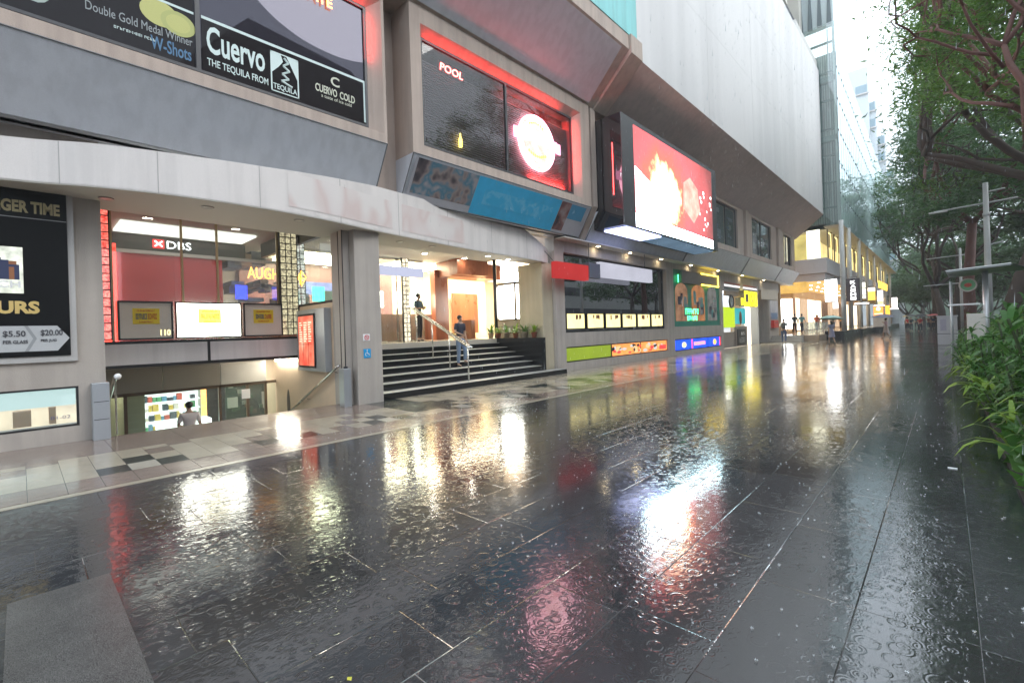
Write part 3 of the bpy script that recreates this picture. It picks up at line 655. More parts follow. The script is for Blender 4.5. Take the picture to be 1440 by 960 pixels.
# glass block columns
def block_col(y0, y1, x, z0, z1, col, lab, nm):
    t = thing('glass_block_column', (x, (y0+y1)/2, z0), lab, 'glass block column')
    n_ = max(1, round((y1-y0)/.16)); dy = (y1-y0)/n_; nz_ = round((z1-z0)/.165); dz = (z1-z0)/nz_
    f_ = MB(); bb_ = MB(); random.seed(int(y0*100))
    for i in range(n_):
        for k in range(nz_):
            a, c = y0+i*dy, z0+k*dz; bb_.box(x-.04, x+.03+random.random()*.01, a+.012, a+dy-.012, c+.012, c+dz-.012)
    for i in range(n_+1): f_.box(x-.05, x+.035, y0+i*dy-.011, y0+i*dy+.011, z0, z1)
    for k in range(nz_+1): f_.box(x-.049, x+.034, y0, y1, z0+k*dz-.011, z0+k*dz+.011)
    f_.build('grid', black, t); bb_.build('glass_blocks', nm, t)
def gblock(name, c1, c2, st):
    t = NT(name); e = t.n('Emission', i_Strength=st); vo = t.noise(t.coord((1, 1, 1)), 17, 5, .8)
    t.set(e.inputs[0], t.ramp(vo, [(.40, c1), (.62, c2)])); gl = t.n('BsdfGlossy', i_Roughness=.1); m = t.n('MixShader', i_0=.12); t.set(m.inputs[1], e); t.set(m.inputs[2], gl); return t.done(m)
block_col(1.0, 1.25, -12.0, 1.6, 4.2, None, 'red lit glass block column at the left end of the mezzanine window', gblock('blocks_red', (.25, .005, .005), (1, .18, .13), 1.1))
block_col(4.45, 4.86, -11.99, 1.6, 4.2, None, 'cream lit glass block column in the corner right of the light boxes', gblock('blocks_cream', (.16, .13, .09), (.85, .78, .48), .5))
block_col(5.25, 5.65, -13.4, 1.3, 4.25, None, 'pale glass block column seen through the side window left of the entrance pillar', gblock('blocks_pale', (.2, .2, .18), (1, 1, .9), .6))
block_col(9.55, 9.83, -14.35, 1.27, 4.3, None, 'slim glass block column standing in the lobby glass behind the stairs', gblock('blocks_lobby', (.22, .17, .10), (1, .92, .7), .9))
# bank interior
bank = thing('bank_counter', (-15, 3, 1.3), 'deep red shop front with a dark sign band behind the mezzanine glass', 'shop front')
MB().box(-15.1, -15, 1.7, 4.0, 1.3, 3.86).build('red_wall', surf('bank_red', (.50, .012, .012), .4, var=.12, bump=0), bank)
MB().box(-15.1, -14.96, 1.3, 4.6, 3.88, 4.28).build('sign_band', black, bank); MB().box(-15.0, -14.9, 1.3, 6.2, 3.80, 3.885).build('white_band', flat('band_grey', (.5, .45, .44), .4), bank)
rx = MB().box(-14.96, -14.93, 2.42, 2.66, 3.98, 4.2).build('red_square', emit('red_square', (1, .03, .03), 1.6), bank)
rx2 = MB(); rx2.tube([(-14.925, 2.46, 4.02), (-14.925, 2.62, 4.16)], .022, 4).tube([(-14.925, 2.46, 4.16), (-14.925, 2.62, 4.02)], .022, 4); rx2.build('white_cross', emit('cross_white', (1, 1, 1), 2.5), rx)
text('lettering', 'DBS', 2.72, 3.26, 3.99, 4.19, -14.95, emit('letters_white', (1, 1, 1), 2.6), bank, bold=0)
MB().box(-15.0, -14.9, 1.35, 1.68, 1.4, 4.0).build('red_light', emit('red_wash', (1, .06, .04), 2.2, .4, 2), bank)
MB().box(-17.5, -17.4, .96, 12, 1.3, 4.3).build('back_wall', surf('interior_wall', (.30, .26, .26), .6), M)
MB().box(-22, -12.2, .96, .99, 1.3, 4.3).build('interior_side', surf('interior_wall', (.30, .26, .26), .6), M)
MB().box(-14.6, -13.4, 1.6, 4.4, 4.24, 4.29).build('ceiling_glow_panel', emit('mezz_fill', (1, .93, .85), 1.1), M)  # added glowing panel under the dark ceiling, brightens the red shop front
msc = MB(); random.seed(21)
for k in range(26):
    y = 3.9+random.random()*2.3; z = 1.6+random.random()*2.2; msc.box(-15.6-random.random(), -15.2, y, y+.1+random.random()*.5, z, z+.05+random.random()*.4, random.randrange(5))
tag(msc.build('mezzanine_display', [flat('md_a', (.25, .27, .3), .5), flat('md_b', (.04, .04, .05), .4), flat('md_c', (.4, .4, .42), .4), flat('md_d', (.1, .14, .2), .5), flat('md_e', (.3, .25, .2), .5)]), 'jumble of grey display panels behind the mezzanine glass right of the red shop front', 'display')
tag(MB().box(-14.95, -14.9, 4.3, 4.6, 2.7, 3.1).build('blue_screen', emit('blue_glow', (.03, .05, 1), 2.2, .4)), 'glowing blue display panel behind the mezzanine glass beside the red shop front', 'screen')
tag(text('neon_lettering', 'AUGH', 4.62, 5.5, 3.32, 3.66, -14.9, emit('neon_amber', (1, .35, .05), 5), bold=.0), 'orange neon letters reading AUGH behind the mezzanine glass', 'neon sign')
ar = MB(); ar.tube([(-12.9, 5.2, 3.1), (-12.4, 5.2, 3.1)], .012, 6).tube([(-12.55, 5.2, 3.3), (-12.25, 5.2, 3.1), (-12.55, 5.2, 2.9), (-12.55, 5.2, 3.3)], .012, 6).tube([(-12.9, 5.2, 3.2), (-12.9, 5.2, 3.0), (-12.65, 5.2, 3.25), (-12.65, 5.2, 2.95)], .012, 6)
tag(ar.build('neon_arrow', emit('neon_amber', (1, .35, .05), 5)), 'orange neon arrow seen through the side window left of the entrance pillar', 'neon sign')
tag(MB().box(-12.6, -12.5, 5.5, 5.8, 2.5, 2.9).build('green_screen', emit('teal_glow', (.1, .9, .6), 2.)), 'small green glowing panel behind the side window', 'screen')
# red menu light box on the pink wall
mbx = thing('menu_light_box', (-10.9, 4.75, .8), 'tall red lit menu board in a steel case on the plastered wall', 'light box')
MB().box(-11.75, -10.25, 4.72, 4.88, .72, 2.18).build('case', alum, mbx)
MB().box(-11.62, -10.72, 4.695, 4.722, .80, 2.08).build('frame', black, mbx)
t = NT('menu_red'); e = t.n('Emission', i_Strength=.42); cc = t.coord((1, 1, 1)); t.set(e.inputs[0], t.ramp(t.noise(cc, 2.2, 3), [(.35, (1, .10, .06)), (.55, (1, .30, .18)), (.7, (1, .72, .5))])); menu_m = t.done(e)
MB().box(-11.57, -10.77, 4.68, 4.697, .85, 2.03).build('lit_menu', menu_m, mbx)
q = MB(); random.seed(3)
for i in range(3):
    for k in range(9): q.box(-11.5+i*.25, -11.5+i*.25+.09+random.random()*.09, 4.674, 4.679, 1.42+k*.055, 1.445+k*.055)
q.build('menu_print', emit('menu_print', (1, .85, .6), .9), mbx)
MB().box(-11.58, -10.76, 4.675, 4.679, 1.35, 1.36).box(-11.3, -11.29, 4.675, 4.679, .86, 1.8).box(-11.03, -11.02, 4.675, 4.679, .86, 1.8).build('menu_lines', flat('menu_line', (.4, .03, .02), .5), mbx)

# left poster, lit shop window and grey boxes
po = thing('poster_board', (-9.95, -1.5, 1.3), 'large black beer promotion poster in a pale frame on the left pier', 'poster')
MB().box(-10.0, -9.955, -4.0, .62, 1.27, 3.93).build('frame', surf('pale_frame', (.42, .41, .4), .4), po); MB().box(-9.956, -9.94, -3.92, .545, 1.36, 3.90).build('sheet', flat('poster_black', (.006, .006, .0065), .35, spec=.15), po)
gold = flat('print_gold', (.62, .45, .16), .4)
text('lettering', 'TIGER TIME', -.27, .47, 3.50, 3.68, -9.938, flat('print_dim_gold', (.38, .31, .15), .4), po, bold=.04)
MB().box(-9.939, -9.936, -3.9, .54, 3.42, 3.432).build('thin_line', flat('line_grey', (.3, .3, .3), .5), po)
text('lettering', 'HAPPY HOURS', -1.40, .22, 2.0, 2.19, -9.938, gold, po, bold=.045)
MB().face([(-9.937, -3.9, 1.44), (-9.937, .40, 1.44), (-9.937, .535, 1.63), (-9.937, .40, 1.82), (-9.937, -3.9, 1.82)]).build('price_arrow', flat('arrow_grey', (.45, .46, .47), .4), po)
MB().face([(-9.9355, .09, 1.44), (-9.9355, .18, 1.63), (-9.9355, .09, 1.82), (-9.9355, .05, 1.82), (-9.9355, .14, 1.63), (-9.9355, .05, 1.44)]).build('arrow_step', flat('arrow_shade', (.28, .29, .3), .4), po)
for s_, a, c, z0, z1 in (('$5.50', -.165, .065, 1.65, 1.75), ('PER GLASS', -.165, .085, 1.56, 1.61), ('$20.00', .22, .46, 1.66, 1.76), ('PER JUG', .22, .39, 1.57, 1.62)): text('lettering', s_, a, c, z0, z1, -9.9345, flat('print_ink', (.05, .05, .06), .5), po, bold=.02)
tv = MB().box(-9.938, -9.93, -1.5, .06, 2.30, 2.98).build('lit_picture', emit('pic_glow', (.75, .8, .7), .75, .9, 9), po)
q = MB(); random.seed(14)
for k in range(16): q.box(-9.93, -9.9285-.0001*k, -.5+random.random()*.5, -.35+random.random()*.38, 2.5, 2.62+random.random()*.25, k % 3)
q.build('picture_figures', [flat('fig_a', (.03, .04, .1), .5), flat('fig_b', (.3, .12, .05), .5), flat('fig_c', (.5, .45, .4), .5)], tv); text('lettering', 'MATCH', -.55, .03, 2.38, 2.48, -9.9275, white_p, tv, bold=.02)
sw = thing('shop_window', (-10.1, 0, .25), 'low wide lit window at pavement level in the left pier', 'window')
MB().box(-10.06, -10.0-.005, -4.5, .62, .25, .28).box(-10.06, -10.005, -4.5, .62, .84, .87).box(-10.06, -10.005, .59, .62, .28, .84).build('frame', black, sw)
MB().face([(-10.03, -4.5, .28), (-10.03, .59, .28), (-10.03, .59, .84), (-10.03, -4.5, .84)]).build('pane', glass_c, sw)
MB().box(-10.5, -10.3, -4.5, .6, .56, .87).build('white_blind', emit('blind_lit', (.72, .90, .90), .62, .05), sw); MB().box(-11.2, -10.9, -4.5, .7, .2, .56).build('lit_interior', emit('warm_interior', (1, .80, .58), .75, .6, 2.5), sw)
MB().box(-10.8, -10.6, -.1, .1, .25, .5).box(-10.8, -10.6, .3, .38, .25, .52).build('goods', flat('goods_orange', (.6, .3, .12), .5), sw); text('number', '01-02', .30, .52, .38, .43, -10.02, flat('num_dark', (.1, .1, .2), .5), sw)
b1_ = thing('utility_box', (-9.9, .87, 0), 'tall grey metal box standing against the left pier', 'utility box'); MB().box(-10.0, -9.78, .76, .97, 0, .90).build('body', alum, b1_, bevel=.006); MB().box(-9.781, -9.776, .775, .955, .32, .33).box(-9.781, -9.776, .775, .955, .60, .61).build('seams', darkm, b1_)
b2_ = thing('utility_box', (-9.5, 4.95, 0), 'tall grey metal box at the foot of the entrance pillar', 'utility box'); MB().box(-9.62, -9.40, 4.72, 4.89, 0, .82).build('body', alum, b2_, bevel=.006); MB().blob((-9.5, 4.82, .84), .06, .05, .03).build('knob', black, b2_)
ps = thing('warning_sign', (-9.39, 5.25, 1.5), 'small white no smoking notice with a red ring on the entrance pillar', 'sign'); MB().box(-9.40, -9.39, 5.20, 5.36, 1.40, 1.55).build('plate', white_p, ps); MB().tube([(-9.386, 5.28+.05*math.cos(a*math.pi/8), 1.475+.05*math.sin(a*math.pi/8)) for a in range(17)], .008, 4, 0, False).tube([(-9.386, 5.245, 1.51), (-9.386, 5.315, 1.44)], .007, 4).build('red_ring', flat('red_sign', (.6, .03, .03), .5), ps)
ps = thing('wheelchair_sign', (-9.39, 5.25, 1.05), 'small blue access notice lower down on the entrance pillar', 'sign'); MB().box(-9.40, -9.39, 5.20, 5.37, 1.02, 1.22).build('plate', flat('blue_sign', (.01, .30, .62), .4), ps); MB().tube([(-9.386, 5.27+.035*math.cos(a*math.pi/6), 1.10+.035*math.sin(a*math.pi/6)) for a in range(10)], .006, 4, 0, False).blob((-9.386, 5.28, 1.19), .004, .014, .014, 0, 8, 4).tube([(-9.386, 5.28, 1.175), (-9.386, 5.28, 1.12), (-9.386, 5.32, 1.12), (-9.386, 5.335, 1.07)], .006, 4).build('pictogram', white_p, ps)

# ---- the stairs and lobby
st = thing('entrance_stairs', (-9.8, 9, 0), 'wide black granite stairs with pale edges rising to the lobby between two pillars', 'stairs')
step_edge = flat('step_edge', (.34, .34, .33), .4)
for k in range(8):
    z1 = .158*(k+1); x1 = -9.62-.4*k if k else -9.55; y1 = 12.1 if k else 12.88
    x0 = x1-.4 if k < 7 else -22
    s_ = MB().box(x0, x1, 5.68, y1, max(0, z1-.158)+.0005 if k else -.02, z1-.012).build('step', granite_k, st)
    MB().box(x1-.02 if k == 7 else x0+.001, x1+.006, 5.68, y1, z1-.0118, z1).build('tread_edge', step_edge if k < 7 else step_edge, s_)
MB().box(-22, -12.46, 5.68, 16, 1.254, 1.2635).build('landing_floor', wet_tile('lobby_tile', (.35, .30, .24)), st)
for k in range(1, 8): pass
MB().box(-12.45, -10.02, 12.11, 12.34, .0, 1.262).box(-13.2, -12.45, 12.11, 12.9, 1.0, 1.262).box(-12.45, -11.21, 12.34, 12.9, 0, 1.262).build('granite_block', granite_k, st)
sr = thing('stair_handrail', (-11, 8.6, 0), 'double brushed steel handrail on four posts in the middle of the black stairs', 'handrail')
for dy in (-.05, .05): MB().tube([(-12.75, 8.6+dy, 2.40), (-12.45, 8.6+dy, 2.38), (-9.79, 8.6+dy, 1.14), (-9.66, 8.6+dy, 1.08)], .026, 8).build('rail', steelm, sr, True)
for x, z, zt in ((-9.79, .158, 1.12), (-10.6, .474, 1.49), (-11.4, .79, 1.87), (-12.2, 1.1, 2.24)): MB().tube([(x, 8.6, z), (x, 8.6, zt)], .02, 8).tube([(x, 8.53, zt), (x, 8.67, zt)], .012, 6).build('post', steelm, sr, True)
# lobby
lob = thing('hotel_lobby', (-14.5, 9, 1.26), 'glass and wood lobby front with lamps at the top of the black stairs', 'lobby')
fr = MB()
for y in (5.75, 7.2, 8.55, 9.4): fr.box(-14.53, -14.47, y-.02, y+.02, 1.262, 4.3)
fr.box(-14.53, -14.47, 5.7, 10.6, 4.22, 4.3).box(-14.53, -14.47, 5.7, 10.6, 1.264, 1.30); fr.build('frame', steelm, lob)
MB().face([(-14.5, 5.7, 1.3), (-14.5, 10.6, 1.3), (-14.5, 10.6, 4.22), (-14.5, 5.7, 4.22)]).build('pane', glass_c, lob)
MB().box(-14.3, -14.2, 7.6, 10.4, 3.62, 3.95).build('sign_band', emit('band_lilac', (.55, .58, .75), .7), lob)
MB().box(-17.4, -17.3, 5.1, 11.0, 1.26, 4.3).build('back_wall', surf('lobby_plum', (.20, .085, .085), .35, var=.2, bump=0), lob); MB().box(-17.4, -17.3, 11.0, 16.5, 1.26, 4.3).build('back_wall', surf('lobby_cream', (.72, .62, .42), .6), lob); MB().box(-15.4, -15.2, 8.6, 12.0, 1.27, 2.3).box(-13.9, -13.3, 11.9, 12.1, 1.27, 2.0).build('wood_counter', wood, lob)
MB().box(-14.75, -14.45, 11.1, 11.75, 1.27, 4.0).box(-14.6, -13.6, 11.3, 13.9, 3.7, 4.28).box(-13.7, -13.2, 11.2, 12.8, 3.72, 4.29).build('wood_portal', surf('portal_wood', (.27, .085, .04), .3, var=.2, streak=.2, bump=0), lob)
MB().tube([(-12.7, 12.65, 1.27), (-12.7, 12.65, 4.3)], .07, 12).build('black_column', granite_k, lob, True)
MB().box(-18.5, -18.4, 12, 24, 1.26, 4.3).box(-18.4, -11.3, 20, 20.1, 1.26, 4.3).build('cream_wall', surf('cream_wall', (.72, .62, .42), .6), lob)
MB().box(-17.0, -16.9, 14.0, 15.6, 1.5, 3.4).build('wood_partition', wood, lob)
for y, x in ((8.9, -15.0), (10.5, -15.0)):
    l_ = thing('lobby_lamp', (x, y, 2.3), 'white drum lamp on the lobby counter, %s glass block column' % ('left of the slim' if y < 10 else 'right of the slim'), 'lamp', 'drum lamps in the lobby')
    MB().lathe((x, y, 2.55), [(.0, 0), (.22, 0), (.22, .55), (0, .55)], 16).build('shade', emit('lamp_shade', (1, .93, .75), 16), l_, True); MB().lathe((x, y, 2.3), [(.09, 0), (.09, .02), (.02, .04), (.02, .25)], 10).build('stem', steelm, l_)
for (y0, y1, x, z0, z1) in ((6, 9, -15.9, 4.2, 4.25), (10, 12, -15.9, 4.2, 4.25), (13, 18, -15.5, 4.2, 4.25)): MB().box(x-.9, x+.9, y0, y1, z0, z1).build('ceiling_glow_panel', warm_l, lob)
MB().box(-15.9, -15.8, 6.0, 8.4, 1.3, 2.4).build('clothes_rack', surf('rack', (.22, .18, .14), .5, var=.6, scale=5), lob); MB().box(-14.46, -14.44, 6.3, 6.65, 2.7, 3.0).build('notice', white_p, lob); MB().box(-14.46, -14.44, 6.7, 7.0, 2.6, 3.0).build('notice', flat('notice_mint', (.4, .7, .6), .5), lob)
MB().box(-16.0, -14.8, 6.2, 8.3, 3.0, 3.3).build('shop_sign', emit('violet_sign', (.6, .6, 1), 1.2, .5, 6), lob); MB().box(-14.7, -14.68, 5.75, 8.4, 2.02, 2.32).build('yellow_band', flat('band_yellow', (.5, .42, .1), .5), lob)
# lit menu cabinet on a banded plinth
mc = thing('display_cabinet', (-12.3, 13.6, 1.3), 'lit glass display cabinet on a banded stone plinth beside the right pillar', 'display cabinet')
MB().box(-12.9, -11.9, 12.95, 14.4, 1.27, 1.93).build('plinth', surf('plinth_stone', (.28, .25, .2), .6), mc); MB().box(-12.92, -11.88, 12.93, 14.4, 1.45, 1.47).box(-12.92, -11.88, 12.93, 14.4, 1.68, 1.7).build('band', darkm, mc)
MB().box(-12.85, -11.95, 13.0, 14.35, 1.98, 3.3).build('lit_face', emit('cabinet_lit', (1, 1, .9), 9), mc)
fr = MB()
for x, y in ((-12.9, 12.95), (-11.93, 12.95), (-12.9, 14.37), (-11.93, 14.37)): fr.box(x-.03, x+.03, y-.03, y+.03, 1.93, 3.38)
fr.box(-12.93, -11.9, 12.92, 14.4, 3.3, 3.38).box(-12.93, -11.9, 12.92, 14.4, 1.93, 1.99); fr.build('frame', surf('cab_frame', (.16, .12, .08), .5), mc)
# shops beyond the right pillar: big dark window with six light boxes
MB().box(-10.25, -10.18, 13.5, 21.9, 1.39, 1.46).box(-10.25, -10.18, 13.5, 21.9, 4.23, 4.3).box(-10.25, -10.18, 13.5, 13.57, 1.46, 4.23).box(-10.25, -10.18, 21.83, 21.9, 1.46, 4.23).build('window_frame', black, M)
def dark_pane(name, base=(.02, .02, .022), fac=.35):
    t = NT(name); gl = t.n('BsdfGlossy', i_0=(.8, .82, .86), i_Roughness=.01); df = t.n('BsdfDiffuse', i_0=base); m = t.n('MixShader', i_0=fac); t.set(m.inputs[1], df); t.set(m.inputs[2], gl); return t.done(m)
dp = dark_pane('dark_pane')
MB().face([(-10.22, 13.57, 1.46), (-10.22, 21.83, 1.46), (-10.22, 21.83, 4.23), (-10.22, 13.57, 4.23)]).build('window_pane', dp, M)
for k in range(6):
    y0 = 13.72+k*1.34
    t = thing('window_light_box', (-10.15, y0+.6, 1.5), 'glowing cream light box in the dark shop window, %s of six' % ('first', 'second', 'third', 'fourth', 'fifth', 'sixth')[k], 'light box', 'light boxes in the dark shop window')
    MB().box(-10.17, -10.12, y0, y0+1.16, 1.50, 2.12).build('frame', black, t)
    MB().box(-10.12, -10.10, y0+.04, y0+1.12, 1.54, 2.08).build('lit_face', emit('cream_box', (1, .86, .38), 1.15, .35, 1.3), t)
    q = MB(); random.seed(k)
    for j_ in range(4): yy = y0+.3+random.random()*.6; q.box(-10.099, -10.097, yy, yy+.1, 1.85+random.random()*.08, 2.05)
    q.build('print', flat('box_print', (.35, .15, .08), .5), t)
lb = thing('light_strip', (-10.1, 17.7, .3), 'low strip of green and orange food picture light boxes under the dark shop window', 'light box')
MB().box(-10.15, -10.08, 13.5, 21.9, .3, .87).build('frame', black, lb); MB().box(-10.08, -10.05, 13.6, 16.6, .35, .82).build('green_panel', emit('olive_panel', (.22, .30, .03), .9, .25, 1.2), lb)
MB().box(-10.08, -10.05, 16.75, 19.1, .35, .82).box(-10.08, -10.05, 19.25, 21.8, .35, .82).build('picture_panel', emit('food_panel', (1, .35, .10), .9, .4, 2.5), lb)
q = MB(); random.seed(6)
for k in range(34):
    y = 16.8+random.random()*4.7; z = .38+random.random()*.3; q.blob((-10.05, y, z+.05), .01, .08+random.random()*.15, .04+random.random()*.07, k % 4, 8, 4)
q.box(-10.05, -10.035, 21.0, 21.7, .42, .62, 3); q.build('pictures', [emit('fp_a', (.7, .7, .68), .7), flat('fp_b', (.05, .04, .04), .5), emit('fp_c', (.9, .6, .3), .8), emit('fp_d', (1, .03, .03), 2.2)], lb)
ss = thing('hanging_sign', (-9.5, 15, 3.5), 'long hanging sign with a red end block before the dark shop window', 'signboard')
for (a, c, z0, z1, mt, nm) in ((12.45, 14.4, 3.28, 3.83, emit('sign_red', (.9, .07, .07), .38, .3, 1), 'red_block'), (14.45, 15.2, 3.4, 3.95, flat('sign_dark', (.12, .12, .14), .5), 'dark_block'), (15.25, 19.5, 3.48, 4.05, emit('sign_white', (.72, .73, .85), .5, .25, .8), 'pale_panel')): MB().box(-9.75, -9.55, a, c, z0, z1).build(nm, mt, ss)
MB().tube([(-9.65, 14.6, 3.9), (-9.65, 14.6, 4.7)], .015, 5).tube([(-9.65, 19.0, 4.0), (-9.65, 19.0, 4.7)], .015, 5).tube([(-9.65, 12.5, 3.8), (-9.9, 12.3, 4.2)], .015, 5).build('hanger', darkm, ss)
# green bar front
gbx = thing('bar_window', (-10.1, 26, 1.5), 'green framed pub window with three arched panes and glowing green letters', 'window')
ggreen = flat('pub_green', (.01, .20, .14), .4)
MB().box(-10.2, -10.08, 22.7, 29.35, 1.47, 4.42).build('green_board', ggreen, gbx)
for i, (a, c, mt) in enumerate(((23.0, 24.6, 'arch_a'), (25.1, 27.0, 'arch_b'), (27.4, 28.9, 'arch_c'))):
    pts = [(-10.07, a, 1.75), (-10.07, c, 1.75), (-10.07, c, 3.3)]+[(-10.07, (a+c)/2+(c-a)/2*math.cos(t*math.pi/10), 3.3+.45*math.sin(t*math.pi/10)) for t in range(1, 10)]+[(-10.07, a, 3.3)]
    p_ = MB().face(pts).build('arched_pane', emit(mt, ((.55, .30, .18), (.75, .33, .14), (.30, .30, .28))[i], .34, .95, 2.4), gbx)
    q = MB(); random.seed(i+40)
    for k in range(8): y = a+.2+random.random()*(c-a-.6); z = 1.9+random.random()*1.1; q.box(-10.06-.001*k, -10.055-.001*k, y, y+.25+random.random()*.25, z, z+.2+random.random()*.5, k % 3)
    q.build('figures', [flat('pub_dark', (.03, .03, .05), .5), flat('pub_grey', (.25, .25, .26), .5), flat('pub_teal', (.1, .3, .3), .5)], p_)
scribble('lettering', 7, 24.2, 26.0, 2.12, 2.42, -10.04, emit('neon_green', (.08, 1, .30), 3.2), gbx); scribble('lettering', 6, 24.4, 25.8, 1.78, 2.03, -10.04, emit('neon_green', (.08, 1, .30), 3.2), gbx)
MB().tube([(-10.0, 23.3, 3.75), (-10.0, 23.3, 4.15)], .03, 6).build('green_tube', emit('neon_green', (.12, 1, .35), 5), gbx)
fs = thing('framed_neon_sign', (-9.8, 26, 3.8), 'dark board with yellow neon tube round its right half above the green pub window', 'neon sign')
MB().box(-9.95, -9.85, 23.4, 28.6, 3.74, 4.36).build('board', surf('board_grey', (.12, .11, .11), .5), fs); MB().tube([(-9.83, 26.0, 4.36), (-9.83, 28.55, 4.36), (-9.83, 28.55, 3.74), (-9.83, 26.0, 3.74)], .035, 6).build('yellow_tube', emit('neon_yel', (1, .72, .06), 6), fs)
bp = thing('blue_light_strip', (-10.1, 26, .2), 'low strip of blue advertising light boxes under the green pub window', 'light box')
MB().box(-10.15, -10.08, 22.7, 29.35, .2, .83).build('frame', black, bp)
for (a, c) in ((22.8, 24.9), (25.05, 27.2), (27.35, 29.2)): MB().box(-10.08, -10.05, a, c, .26, .77).build('blue_panel', emit('blue_panel', (.02, .08, .9), 1.3, .3, 2), bp)
q = MB(); q.blob((-10.05, 23.9, .5), .01, .3, .15, 0).blob((-10.05, 28.3, .5), .01, .28, .17, 1).box(-10.05, -10.04, 25.2, 26.8, .42, .6, 2).box(-10.05, -10.04, 24.9, 25.0, .26, .77, 3).box(-10.05, -10.04, 29.1, 29.2, .26, .77, 3)
q.build('emblems', [emit('em_a', (.8, .7, .3), 1.4), emit('em_b', (1, .4, .1), 1.5), emit('em_c', (1, .25, .3), 1.6), emit('em_d', (1, .05, .02), 2)], bp)
# convenience shop
cs_ = thing('corner_shop', (-10.2, 33.5, 0), 'brightly lit small shop with yellow signs and a green panel at its open front', 'shop')
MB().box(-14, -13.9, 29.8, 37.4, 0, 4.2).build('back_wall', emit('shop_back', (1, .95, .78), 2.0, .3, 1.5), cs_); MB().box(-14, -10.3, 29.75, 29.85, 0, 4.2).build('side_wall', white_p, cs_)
MB().box(-13.5, -10.6, 31, 36.5, 3.92, 3.97).build('ceiling_glow_panel', emit('shop_ceiling', (1, .97, .85), 8), cs_)
MB().box(-10.3, -10.05, 29.8, 37.4, 3.62, 4.25).build('header', surf('header_grey', (.40, .37, .36), .5), cs_)
q = MB()
for a, c in ((30.2, 33.2), (33.9, 37.0)): q.box(-10.04, -10.02, a, c, 3.72, 3.86, 0).box(-10.04, -10.02, a, c, 3.92, 4.02, 2).box(-10.04, -10.02, a, c, 4.1, 4.16, 1)
q.build('header_stripes', [flat('st_dark', (.1, .12, .12), .5), flat('st_red', (.45, .08, .06), .5), emit('st_white', (1, .95, .95), .9)], cs_)
for a, c, z0, z1 in ((33.1, 34.3, 2.7, 3.7), (34.4, 35.2, 2.7, 3.7), (35.3, 36.0, 2.7, 3.7), (32.4, 33.0, 2.75, 3.2)): MB().box(-10.1, -9.75, a, c, z0, z1).box(-9.749, -9.745, a+.25, c-.25, z0+.25, z1-.2, 1).box(-10.09, -9.74, a-.06, a-.001, z0-.03, z1+.03, 1).box(-10.09, -9.74, c-.001+.002, c+.05, z0-.03, z1+.03, 1).build('yellow_sign', [emit('yel_sign', (1, .80, .02), 2.2), flat('yel_dark', (.08, .07, .03), .5)], cs_)
clk = MB().disc((-9.93, 31.1, 2.95), .36, 24, 0, 'x').build('clock_face', flat('clock_face', (.5, .55, .53), .4), cs_); MB().tube([(-9.93, 31.1+.38*math.cos(a*math.pi/12), 2.95+.38*math.sin(a*math.pi/12)) for a in range(25)], .06, 6, 0, False).build('clock_rim', black, clk); MB().box(-9.925, -9.92, 31.08, 31.12, 2.95, 3.2).box(-9.925, -9.92, 31.1, 31.3, 2.93, 2.97).build('hands', black, clk)
MB().box(-10.1, -9.95, 30.2, 32.8, 3.3, 3.6).build('brown_sign', flat('brown_sign', (.25, .18, .12), .5), cs_)
MB().box(-10.1, -10.0, 29.95, 31.9, 1.3, 2.6).build('green_panel', emit('lime_panel', (.45, .62, .03), .9), cs_); MB().box(-10.1, -10.0, 32.1, 34.1, 1.5, 2.55).build('teal_panel', emit('teal_panel', (.05, .35, .38), .9, .4, 1), cs_); MB().box(-10.3, -10.15, 29.9, 32.4, 0, 1.0).box(-10.3, -10.15, 32.2, 34.9, 0, 1.35).build('low_wall', surf('brown_low', (.30, .25, .22), .5), cs_)
MB().blob((-9.99, 33.0, 1.9), .01, .3, .45).build('bottle_picture', flat('bottle_pic', (.2, .08, .05), .5), cs_)
lmm = MB().box(-10.14, -10.1, 32.7, 34.4, .08, 1.15).build('black_notice', black, cs_); text('lettering', '1', 33.4, 33.65, .75, .95, -10.095, white_p, lmm, bold=.01); text('lettering', '5', 33.75, 34.1, .75, .95, -10.095, white_p, lmm, bold=.01); scribble('lettering', 4, 33.0, 34.1, .25, .6, -10.095, flat('grey_print', (.4, .4, .4), .5), lmm)
MB().box(-10.3, -10.2, 34.9, 35.9, 0, 3.6).build('cream_door', emit('door_cream', (1, .85, .6), 2), cs_)
rb = thing('post_box', (-10.0, 41.2, 1), 'small red box mounted on the grey pillar past the shops', 'post box'); MB().box(-10.05, -9.8, 40.5, 41.8, 1.1, 1.7).build('body', flat('post_red', (.65, .04, .03), .4), rb, bevel=.03); MB().box(-9.8, -9.79, 40.8, 41.5, 1.5, 1.54).build('slot', black, rb)
pst = thing('wall_poster', (-10, 41.3, 2), 'pale advertising poster on the grey pillar above the red box', 'poster'); MB().box(-10.05, -10.02, 40.4, 42.6, 2.0, 3.4).build('sheet', surf('poster_pale', (.45, .45, .5), .4, var=.5, scale=1.3), pst); MB().box(-10.02, -10.01, 40.6, 42.4, 1.8, 2.3).build('blue_print', flat('poster_blue', (.15, .25, .42), .5), pst)

